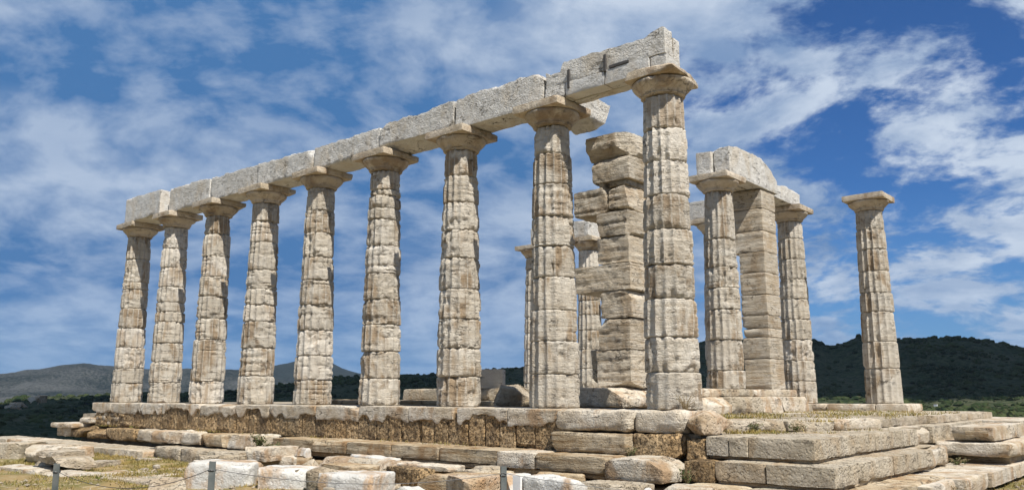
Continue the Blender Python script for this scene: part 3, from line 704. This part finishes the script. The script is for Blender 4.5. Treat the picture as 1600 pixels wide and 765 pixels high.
# far strip of stylobate with the lone column, and terrace remnants on the east front
row('stylobate_slab', [-13.2, -11.3, -9.2, -7.2, -5.1, -3.0, -1.5, -.2, .64], 11.15, 12.6, -.21, -.004, ['slab'], cell=.07, r=.03, amp=.015, chip=1.8, cuts=2)
pblk('terrace_slab', -1.6, 2.25, 7.2, 13.0, -.37, -.195, 'rubble', cell=.1, r=.03, amp=.02, chip=1.5, cuts=2)
pblk('terrace_slab', -1.6, 2.1, 3.6, 7.18, -.37, -.20, 'rubble', cell=.1, r=.03, amp=.02, chip=1.5, cuts=2)
for (a, b, c) in (((.62, .62), (1.3, 1.5), 'rubble'), ((1.32, 1.52), (1.85, 2.35), 'grey_step'), ((1.86, 2.38), (2.28, 3.5), 'slab')):
    a = np.array(a); b = np.array(b); d = b-a; L = np.hypot(*d); n = np.array([-d[1], d[0]])/L; cc = (a+b)/2+n*.4
    p, F = block_geo(L, .8, .20, cell=.045, r=.04, amp=.03, chip=2, cuts=5, cutmax=.14)
    p = xform(p, (*cc, -.385), math.atan2(d[1], d[0])); mesh_obj('terrace_slab', p-PO, F, M[c], plat)
pblk('terrace_slab', -1.5, 1.3, 1.6, 3.58, -.37, -.21, 'rubble', cell=.1, r=.03, amp=.02, cuts=2)
pblk('terrace_slab', 1.25, 1.95, 2.5, 3.55, -.37, -.215, 'rubble', cell=.1, r=.03, amp=.02, cuts=2)

# inner wall remains ------------------------------------------------
def loose(name, label, cat, geo, mat, loc, rz=0, rx=0, ry=0, group=None, sharp=38):
    o = mesh_obj(name, geo[0], geo[1], M[mat], sharp=sharp); o.location = loc; o.rotation_euler = (rx, ry, rz)
    return tag(o, label, cat, group)
wall = thing('cella_wall', (-6, 2.2, 0), 'low broken wall of grey blocks seen between the sixth and eighth columns', 'wall')
def wpart(nm, x0, x1, y0, y1, z0, z1, mat, **kw):
    p, F = block_geo(x1-x0, y1-y0, z1-z0, **{**dict(cell=.06, r=.025, amp=.015, chip=1.6, cuts=2, cutmax=.15), **kw})
    mesh_obj(nm, p+np.array([(x0+x1)/2+6, (y0+y1)/2-2.2, z0]), F, M[mat], wall)
for a, b in ((-9.25, -7.75), (-7.7, -6.3), (-6.28, -5.35), (-5.3, -4.2), (-4.18, -3.3)): wpart('wall_block', a, b, 2.2+rnd.uniform(-.03, .05), 2.95, .11, .39, 'grey_step', cuts=3)
for a, b in ((-13.5, -11.2), (-11.15, -9.3), (-9.28, -7.0), (-6.97, -5.0), (-4.97, -3.2)): wpart('footing_slab', a, b, 1.75, 3.0, -.01, .105, 'step')
for a, b, ch in ((-3.7, -3.02, 1), (-3.0, -1.72, 3)): wpart('threshold_block', a, b, 1.15, 3.2, .0, .375, 'slab', cuts=2+ch, cutmax=.22, r=.05, cell=.045)
loose('stone_block', 'upright pale squared block standing alone on the low inner wall', 'stone block', block_geo(.62, .6, .46, cell=.05, r=.015, amp=.006, chip=.8), 'marble_pale', (-6.5, 2.62, .392), R(32))
loose('stone_block', 'dark tumbled block leaning behind the low inner wall', 'stone block', block_geo(.9, .6, .42, cell=.05, r=.04, amp=.03, cuts=6, cutmax=.3), 'rubble', (-5.15, 1.75, .03), .5, .2, .1)
base = thing('porch_base', (-2.4, 7.5, 0), 'two courses of worn blocks under the porch column and square pier', 'plinth')
def bpt(nm, x0, x1, y0, y1, z0, z1, mat, **kw):
    p, F = block_geo(x1-x0, y1-y0, z1-z0, **{**dict(cell=.05, r=.03, amp=.02, chip=1.8, cuts=3, cutmax=.16), **kw})
    mesh_obj(nm, p+np.array([(x0+x1)/2+2.4, (y0+y1)/2-7.5, z0]), F, M[mat], base)
for a, b, mm in ((4.3, 5.6, 'slab'), (5.62, 7.3, 'grey_step'), (7.33, 8.7, 'slab'), (8.72, 10.0, 'slab')): bpt('block', -3.2, -1.86+rnd.uniform(-.04, .04), a, b, .195, .378, mm)
for a, b, mm in ((4.0, 5.5, 'slab'), (5.53, 7.2, 'grey_step'), (7.24, 8.4, 'slab'), (8.43, 10.1, 'slab')): bpt('block', -3.2, -1.58+rnd.uniform(-.05, .05), a, b, -.21, .19, mm, cuts=5)
bpt('block', -3.2, -1.8, 3.22, 4.28, -.02, .375, 'slab')

# displaced blocks at the east edge
o = loose('stone_block', 'squared pale block with a sunk panel at the right edge of the steps', 'stone block', block_geo(.72, 3.3, .27, cell=.05, r=.015, amp=.006, chip=1.2, cuts=1), 'slab', (3.20, 7.55, -.645), 0)
p, F = block_geo(.40, .05, .10, cell=.03, r=.008, amp=.003, fine=.003); q = mesh_obj('sunk_panel', p+np.array([.08, -1.652, .09]), F, M['step'], o)
loose('stone_slab', 'overhanging eroded slab beneath the panelled block', 'stone block', block_geo(1.35, 4.3, .26, cell=.05, r=.05, amp=.03, chip=2, cuts=4, cutmax=.2), 'slab', (3.25, 7.95, -.93), -.03)
loose('stone_slab', 'low sill block in shadow under the overhanging slab', 'stone block', block_geo(.9, 3.6, .2, cell=.07, r=.03, amp=.02, cuts=3), 'step', (3.3, 8.0, -1.10))

# ---------------------------------------------------------------- fallen stones in front
def edge_block(name, label, u1, v1, u2, v2, z, depth, h, mat, z2=None, rx=0.0, group=None, **kw):
    """front top edge runs between two points of the field; the block reaches back and down from it"""
    A = at(u1, v1, z=z); B = at(u2, v2, z=z if z2 is None else z2); d = B-A; L = np.hypot(d[0], d[1]); n = np.array([-d[1], d[0]])/L
    if n@(A[:2]-CAM[:2]) < 0: n = -n
    c = (A[:2]+B[:2])/2 + n*depth/2
    kw['r'] = min(kw.get('r', .02), .05); kw['cuts'] = kw.get('cuts', 5)+2
    g = block_geo(L, depth, h, **{**dict(cell=.04, r=.016, amp=.014, chip=1.6, cutmax=.22, fine=.010), **kw})
    return loose(name, label, 'stone block', g, mat, (c[0], c[1], min(A[2], B[2])-h), math.atan2(d[1], d[0]), rx, -math.atan2(B[2]-A[2], L), group)
G = 'fallen blocks before the platform'
def eb(label, *a, **k): return edge_block('fallen_block', label, *a, group=G, **k)
eb('big white wall block with an orange streak behind the middle fence post', 287, 722, 392, 723, -.97, .85, .75, 'white', cuts=2, r=.06)
eb('white-topped wall block right of the orange-streaked one', 394, 731, 476, 732, -1.01, .8, .7, 'white', cuts=2, r=.05)
eb('white slanting wall block left of the brown pitted block', 483, 738, 582, 742, -1.04, .8, .7, 'white', cuts=3, r=.05)
eb('lumpy cream stone wedged between two white wall blocks', 474, 733, 522, 735, -1.0, .5, .7, 'rubble', cuts=8, r=.15, amp=.06)
eb('small rounded stone perched on the white wall blocks', 447, 724, 472, 724, -.93, .3, .22, 'rubble', cuts=8, r=.1, amp=.04)
eb('low grey boulder at the left end of the white wall', 232, 744, 292, 742, -1.05, .8, 0.5, 'rubble', cuts=8, cutmax=.3)
eb('long tan slab behind the white wall, its left half', 300, 712, 384, 712, -1.02, .8, .3, 'rubble')
eb('long tan slab behind the white wall, its right half', 385, 716, 480, 716, -1.02, .6, .28, 'step')
eb('flat tan slab lying above the long tan slabs', 330, 706, 470, 708, -.98, .6, .2, 'rubble', cuts=5)
eb('pale marble fragment with a curved face at the left end of the marble step', 414, 700, 468, 696, -.80, .7, .26, 'slab', cuts=6, cutmax=.3)
eb('small white rock beside the curved marble fragment', 452, 698, 474, 700, -.84, .3, .26, 'white', cuts=7, cutmax=.2, r=.08)
eb('grey slab tilted up on edge in front of the marble step', 484, 722, 514, 703, -1.0, .30, .34, 'rubble', z2=-.80, cuts=5)
eb('tan block behind the pitted block, its corner broken', 497, 723, 560, 730, -1.0, .6, .3, 'step', cuts=4)
eb('cream block lying in front of the marble step', 492, 713, 600, 722, -.95, .5, .26, 'slab', cuts=5)
eb('white flat rock fragment near the middle of the marble step', 546, 709, 604, 716, -.93, .35, .14, 'white', cuts=6, r=.05)
eb('brown pitted block with white left end in front of the marble step', 576, 724, 652, 733, -1.02, .8, .5, 'poros', fine=.02, cuts=1)
eb('tan capping slab lying over the brown pitted block', 574, 719, 700, 729, -.98, .5, .1, 'slab', cuts=3)
eb('big squared marble block left of the right fence post', 652, 738, 742, 744, -0.98, 1.1, 0.7, 'step', cuts=3, cutmax=.25)
eb('rusty broken block touching the right fence post', 738, 748, 789, 742, -0.94, .7, 0.6, 'orange_rock', cuts=5, cutmax=.25)
eb('hollowed pale rock behind the right fence post', 722, 731, 782, 731, -0.95, .6, 0.4, 'rubble', cuts=7, cutmax=.25)
eb('white rock fragments at the bottom edge below the pitted block', 590, 754, 652, 756, -1.02, .5, 0.45, 'white', cuts=7, cutmax=.25)
eb('grey upright stone just right of the right fence post', 782, 738, 799, 742, -0.9, .4, 0.6, 'white', cuts=3)
eb('grey marble block with a rounded right shoulder at the bottom centre', 813, 742, 896, 750, -0.88, .6, 0.7, 'white', cuts=3, r=.06, cutmax=.2)
eb('long tan rock right of the grey marble block', 893, 752, 985, 760, -0.93, .6, 0.6, 'rubble', cuts=6)
eb('pointed white stone standing at the bottom edge', 996, 762, 1020, 764, -0.92, .25, 0.55, 'white', cuts=9, cutmax=.25)
eb('flat pale slab at the bottom edge right of the pointed stone', 1020, 760, 1112, 764, -1.0, .6, 0.4, 'slab', cuts=3)
eb('small cream rock beside the pointed stone', 975, 757, 1000, 760, -0.94, .25, 0.5, 'rubble', cuts=7)
eb('bright white flat marker plate right of the right fence post', 801, 742, 813, 743, -0.88, .03, 0.5, 'panel', cuts=0, r=.004, amp=.001, fine=0, chip=.2)
eb('squared tan block in the rubble left of the tilted slab', 398, 724, 446, 722, -1.0, .5, .3, 'step')
eb('low broken block under the flat tan slab', 300, 720, 352, 718, -1.06, .4, .2, 'slab')
eb('wedge of pale stone before the curved marble fragment', 430, 712, 462, 713, -.98, .3, .2, 'slab')
eb('thin slab lying between the cream block and the marble step', 520, 705, 580, 712, -.98, .4, .12, 'rubble')
eb('broken grey corner stone under the left post of the long wire', 640, 720, 690, 722, -1.0, .4, .2, 'step')
eb('angular tan stone right of the hollowed pale rock', 748, 736, 790, 733, -0.95, .4, 0.4, 'rubble')
eb('rough stone between the grey marble block and the marble step', 830, 738, 905, 742, -0.97, .3, 0.3, 'step')
eb('small broken stone at the foot of the big slab block', 920, 750, 958, 752, -0.98, .3, 0.4, 'slab')
# left tumble
eb('angular broken slab between the tumble and the third step', 92, 699, 150, 697, -1.02, .8, .25, 'slab')
eb('low wedge stone at the right of the left tumble', 152, 722, 190, 718, -1.26, .6, .2, 'rubble')
eb('tan stone lying in the grass before the third step', 205, 716, 236, 717, -1.3, .5, .16, 'rubble')
eb('large flat rock with an undercut right end at the left', 72, 717, 158, 713, -1.10, 1.5, .30, 'rubble', cuts=8, cutmax=.35, r=.05)
eb('flat rock slab on top of the left tumble', 84, 706, 140, 703, -1.00, .9, .18, 'rubble', cuts=5, r=.04)
eb('blocky grey rock at the far left of the tumble', -12, 691, 28, 692, -.95, .9, .5, 'grey_step', cuts=5)
eb('pale broken block second from the left edge', 30, 695, 72, 697, -.98, .9, .45, 'slab', cuts=6)
eb('tawny round boulder beside the large flat rock', 50, 706, 76, 709, -1.06, .6, .4, 'rubble', cuts=8, r=.05)
eb('low worn kerb stone along the grass at the far left', -10, 727, 60, 735, -1.34, .6, .18, 'slab', cuts=5)
eb('worn kerb stone by the left fence post', 62, 737, 150, 744, -1.34, .7, .18, 'slab', cuts=5)
eb('pitted kerb stone right of the left fence post', 152, 745, 235, 752, -1.34, .8, .18, 'rubble', cuts=5)
eb('flat kerb slab behind the pitted kerb stone', 150, 737, 250, 743, -1.33, .6, .12, 'slab', cuts=4)
# chips of stone along the foot of the steps (countable few, each its own)
chips = []
for k in range(46):
    x = rnd.uniform(-11.5, 2.9); y = -1.95-rnd.random()**1.5*2.0
    if x > 0: y = -1.75-rnd.random()*.6
    s = rnd.uniform(.06, .2)
    g = block_geo(s*1.4, s, s*.8, cell=.05, r=s*.25, amp=s*.15, cuts=6, cutmax=.12)
    loose('stone_chip', 'small stone chip lying among the fallen blocks', 'stone', g, rnd.choice(['rubble', 'white', 'slab']), (x, y, float(ground_z(np.array([x]), np.array([y]))[0])-.01), rnd.uniform(0, 6), rnd.uniform(-.2, .2), 0, 'stone chips among the fallen blocks')

# ---------------------------------------------------------------- fence posts and wire
def tube(pts, r, n=6):
    pts = np.array(pts, float); V = []; F = []
    for i, p in enumerate(pts):
        d = pts[min(i+1, len(pts)-1)]-pts[max(i-1, 0)]; d /= np.linalg.norm(d)
        a = np.cross(d, (0, 0, 1.)); a = a/np.linalg.norm(a) if np.linalg.norm(a) > 1e-4 else np.array([1., 0, 0]); b = np.cross(d, a)
        for k in range(n): th = 2*math.pi*k/n; V.append(p+r*(a*math.cos(th)+b*math.sin(th)))
    for i in range(len(pts)-1):
        for k in range(n): F.append((i*n+k, i*n+(k+1) % n, (i+1)*n+(k+1) % n, (i+1)*n+k))
    F.append(list(range(n-1, -1, -1))); F.append([(len(pts)-1)*n+k for k in range(n)])
    return np.array(V), F
def angle_post(h):
    s, w = .036, .006
    prof = [(0, 0), (s, 0), (s, w), (w, w), (w, s), (0, s)]; V = []
    for z in (0, h): V += [(x-.012, y-.012, z) for x, y in prof]
    F = [(k, (k+1) % 6, (k+1) % 6+6, k+6) for k in range(6)]; F += [(5, 4, 3, 2, 1, 0), (6, 7, 8, 9, 10, 11)]
    return np.array(V), F
posts = []
for (u, v, d, lab, tilt) in ((94, 722, 6.0, 'left grey steel fence post in the grass', .05), (331, 720, 5.0, 'middle grey steel fence post before the big white wall block', .0), (786, 728, 5.4, 'right grey steel fence post before the rusty block', -.01)):
    q = at(u, v, d=d); gz = float(ground_z(np.array([q[0]]), np.array([q[1]]))[0])-.15
    V, F = angle_post(q[2]-gz); o = mesh_obj('fence_post', V, F, M['steel'], smooth=False); o.location = (q[0], q[1], gz); o.rotation_euler = (tilt, 0, .9)
    tag(o, lab, 'fence post', 'steel fence posts'); posts.append(q)
    hz = q[2]-gz-(.05 if u != 786 else .06)
    V, F = tube([(.02*math.cos(a)+.004, .02*math.sin(a)+.004, hz+.004*math.sin(3*a)) for a in np.linspace(0, 6.28, 12)], .0035); mesh_obj('wire_tie', V, F, M['wire'], o)
def wire(a, b, sag, label):
    ts = np.linspace(0, 1, 24); pts = [a*(1-t)+b*t - np.array([0, 0, 4*sag*t*(1-t)]) for t in ts]
    V, F = tube(np.array(pts)-pts[0], .0019, 5); o = mesh_obj('fence_wire', V, F, M['wire']); o.location = pts[0]; tag(o, label, 'wire', 'fence wires')
dn = np.array([0, 0, .04])
wire(posts[0]-np.array([0, 0, .06]), posts[1]-dn, .10, 'thin fence wire between the left and middle posts')
wire(posts[1]-dn, posts[2]-dn, .075, 'long sagging fence wire between the middle and right posts')
wire(posts[2]-dn, at(1150, 775, d=5.6), .03, 'thin fence wire running right from the right post')

# ---------------------------------------------------------------- plants
def blades(pts, hs, rs, lean=.5, wid=.006):
    n = len(pts); a = rs.uniform(0, 2*math.pi, n); b = a+rs.uniform(-.6, .6, n)
    tip = pts + np.stack([np.cos(b)*hs*lean*rs.rand(n), np.sin(b)*hs*lean*rs.rand(n), hs*rs.uniform(.7, 1, n)], 1)
    mid = pts*.5+tip*.5 + np.array([0, 0, 1])*(hs*.12)[:, None]
    w = np.stack([-np.sin(a), np.cos(a), 0*a], 1)*wid*(.6+rs.rand(n))[:, None]
    V = np.stack([pts-w, pts+w, mid+w*.7, mid-w*.7, tip], 1).reshape(-1, 3); i = np.arange(n)*5
    F = [(k, k+1, k+2, k+3) for k in i.tolist()] + [(k+3, k+2, k+4) for k in i.tolist()]
    return V, F
def grass():
    rs = np.random.RandomState(8); P = []
    def area(x0, x1, y0, y1, n, zf=None, th=.45):
        x = rs.uniform(x0, x1, n); y = rs.uniform(y0, y1, n)
        q = np.stack([x*1.3, y*1.3, 0*x], 1); k = fbm(q, 61, 3) > th+.12*rs.rand(n); x = x[k]; y = y[k]
        z = ground_z(x, y) if zf is None else zf+0*x
        P.append(np.stack([x, y, z-.01], 1))
    area(-22, -7, -5.2, -2.1, 40000, th=.36)
    area(-14, 2, -10.5, -4.6, 52000, th=.36)
    area(-7, 3, -4.2, -1.9, 7000, th=.46)
    area(3.5, 6.5, -2, 8.5, 12000, th=.40)
    area(-1.4, 2.1, 3.6, 10.9, 7000, -.2, .40); area(-1.2, 1.9, 1.7, 3.6, 2600, -.205, .40)
    area(.7, 2.2, .3, 1.3, 2200, -.38, .34); area(1.7, 2.6, 2.0, 3.2, 300, -.372, .52)
    area(-20, -2, -1.05, -.68, 900, -.705, .55)
    P = np.concatenate(P); hs = .025+.075*rs.rand(len(P))**1.8
    V, F = blades(P, hs, rs, .9, .006); stuff(mesh_obj('dry_grass', V, F, M['grass'], smooth=False))
grass()
def gravel():
    rs = np.random.RandomState(21); n = 4500
    k = rs.rand(n); x = np.where(k < .75, rs.uniform(-11, 3, n), rs.uniform(2.8, 6, n)); y = np.where(k < .75, -1.8-rs.rand(n)**1.3*6, rs.uniform(-2, 8, n))
    z = ground_z(x, y); s = .008+.045*rs.rand(n)**4
    oct_ = np.array([(1, 0, 0), (-1, 0, 0), (0, 1, 0), (0, -1, 0), (0, 0, 1), (0, 0, -1.)]); f = np.array([(0, 2, 4), (2, 1, 4), (1, 3, 4), (3, 0, 4), (2, 0, 5), (1, 2, 5), (3, 1, 5), (0, 3, 5)])
    V = oct_[None]*s[:, None, None]*rs.uniform(.6, 1.4, (n, 6, 1))*np.array([1.3, 1, .8]); a = rs.uniform(0, 6.28, n); c_, s_ = np.cos(a)[:, None], np.sin(a)[:, None]
    V = np.stack([V[..., 0]*c_-V[..., 1]*s_, V[..., 0]*s_+V[..., 1]*c_, V[..., 2]], -1) + np.stack([x, y, z+s*.3], 1)[:, None]
    stuff(mesh_obj('gravel', V.reshape(-1, 3), (f[None]+(np.arange(n)*6)[:, None, None]).reshape(-1, 3), M['rubble'], smooth=False))
gravel()
def weed(loc, h, spread, n, label, mat='leaf', leaf=.03):
    rs = np.random.RandomState(seed()); t = thing('weed', loc, label, 'plant')
    V = []; F = []; LV = []; LF = []
    for k in range(n):
        a = rs.uniform(0, 6.28); tip = np.array([math.cos(a)*spread*rs.rand(), math.sin(a)*spread*rs.rand(), h*rs.uniform(.5, 1)])
        v, f = tube([(0, 0, -.03), tip*.5+np.array([0, 0, .03]), tip], .003, 4); b = len(V); V += v.tolist(); F += [[i+b for i in q] for q in f]
        for j in range(int(9*(1 if mat == 'leaf' else .5))):
            s = rs.uniform(.15, 1); c = tip*s+rs.uniform(-.02, .02, 3); d = rs.normal(size=3); d /= np.linalg.norm(d); e = np.cross(d, rs.normal(size=3)); e /= np.linalg.norm(e)
            L = leaf*rs.uniform(.6, 1.4); b2 = len(LV); LV += [c, c+d*L*.5+e*L*.25, c+d*L, c+d*L*.5-e*L*.25]; LF.append((b2, b2+1, b2+2, b2+3))
    mesh_obj('stems', np.array(V), F, M['twig'], t); mesh_obj('leaves', np.array(LV), LF, M[mat], t, smooth=False)
weed(at(405, 699, y=-1.55), .32, .28, 34, 'dark green weed in the gap of the second step', leaf=.06)
weed(at(425, 706, y=-1.9), .22, .22, 26, 'low dark weed before the curved marble fragment', leaf=.05)
weed((-.25, -.98, -.75), .2, .16, 22, 'green weed in the joint left of the big poros block')
weed((.92, -1.3, -1.05), .26, .22, 30, 'olive weed in the hollow below the corner steps')
weed((.43, -.40, -.02), .28, .22, 26, 'dry twiggy weed at the foot of the nearest column', 'twig', .025)
weed((.95, .95, -.38), .18, .2, 30, 'dark grass tuft left of the white terrace stone')
weed((1.5, 1.45, -.38), .16, .15, 22, 'green tuft between two terrace stones')
weed((3.0, 5.4, -1.06), .12, .3, 30, 'low green weed under the overhanging slab')
weed((3.75, 2.0, -1.36), .22, .25, 28, 'dry bush at the edge of the paving slabs', 'twig', .04)

# ---------------------------------------------------------------- far details
def outcrop():
    t = thing('rock_outcrop', at(48, 621, d=560), 'pinkish rocky outcrop on the dark wooded ridge at the left', 'rocks')
    rs = random.Random(4)
    for k in range(16):
        s = rs.uniform(2, 5); g = block_geo(s*1.5, s, s*.8, cell=.5, r=.4, amp=.4, cuts=6, cutmax=3, fine=.1)
        a = YAW-.5; q = rs.uniform(-11, 9); zq = -.30*abs(q-5)+rs.uniform(-2.5, 0)
        p = xform(g[0], (q*math.cos(-a), q*math.sin(-a), zq-1.5), rs.uniform(0, 6)); mesh_obj('rock', p, g[1], M['orange_rock' if k % 3 else 'rubble'], t)
outcrop()
h = thing('hut', at(1462, 634, d=400), 'tiny white hut in the dark scrub right of the lone column', 'building')
p, F = block_geo(1.3, 1.0, .8, cell=.3, r=.02, amp=0, chip=0, fine=0); mesh_obj('wall', p, F, M['panel'], h)
p, F = block_geo(1.5, 1.2, .15, cell=.3, r=.02, amp=0, chip=0, fine=0); mesh_obj('roof', p+np.array([0, 0, .8]), F, M['rubble'], h)

# ---------------------------------------------------------------- a bank of cloud overhead (above the frame); its shadow lies on the scrub hills
def cloud(sx, sy, z, rx, ry, rz_, sd, name='cloud'):
    na, nb = 96, 24; A, B = np.meshgrid(np.linspace(0, 2*math.pi, na, endpoint=False), np.linspace(-math.pi/2, math.pi/2, nb))
    n3 = np.stack([np.cos(A)*np.cos(B), np.sin(A)*np.cos(B), np.sin(B)], -1).reshape(-1, 3)
    k = .7 + .75*(fbm(n3*2.1+9, sd, 5)-.32); V = n3*k[:, None]*np.array([rx, ry, rz_]) + np.array([sx, sy, z]); V[:, 2] = np.maximum(V[:, 2], z-rz_*.35)
    i, j = np.meshgrid(np.arange(nb-1), np.arange(na), indexing='ij'); a = (i*na+j).ravel(); b = (i*na+(j+1) % na).ravel()
    structure(mesh_obj(name, V, np.stack([a, b, b+na, a+na], 1), M['cloud']))
M['cloud'] = simple('cloud_white', (.8, .8, .8), 1.0)
def haze():
    m = bpy.data.materials.new('thin_air'); m.use_nodes = True; t = NT(m.node_tree); t.n.clear()
    out = t.new('ShaderNodeOutputMaterial'); pv = t.new('ShaderNodeVolumePrincipled')
    pv.inputs['Color'].default_value = (.62, .78, 1, 1); pv.inputs['Density'].default_value = 3.0e-5; pv.inputs['Anisotropy'].default_value = 0.0
    t.l.new(pv.outputs[0], out.inputs['Volume'])
    X, Z0, Z1 = 6800, -75, 330
    V = np.array([(x, y, z) for z in (Z0, Z1) for x, y in ((-X, -X), (X, -X), (X, X), (-X, X))], float)
    F = [(3, 2, 1, 0), (4, 5, 6, 7), (0, 1, 5, 4), (1, 2, 6, 5), (2, 3, 7, 6), (3, 0, 4, 7)]
    stuff(mesh_obj('haze', V, F, m, smooth=False))
haze()
CZ = 1500
def over(az, d):     # where the cloud must hang for its shadow to reach the ground at this bearing and distance
    x = CAM[0]+d*math.sin(R(az)); y = CAM[1]+d*math.cos(R(az)); return x + CZ*SUN.x/SUN.z, y + CZ*SUN.y/SUN.z
cloud(*over(-12, 1130), CZ, 640, 520, 160, 5)
cloud(*over(-42, 1000), CZ, 430, 400, 140, 9)
cloud(*over(-66, 640), CZ, 330, 330, 120, 12)
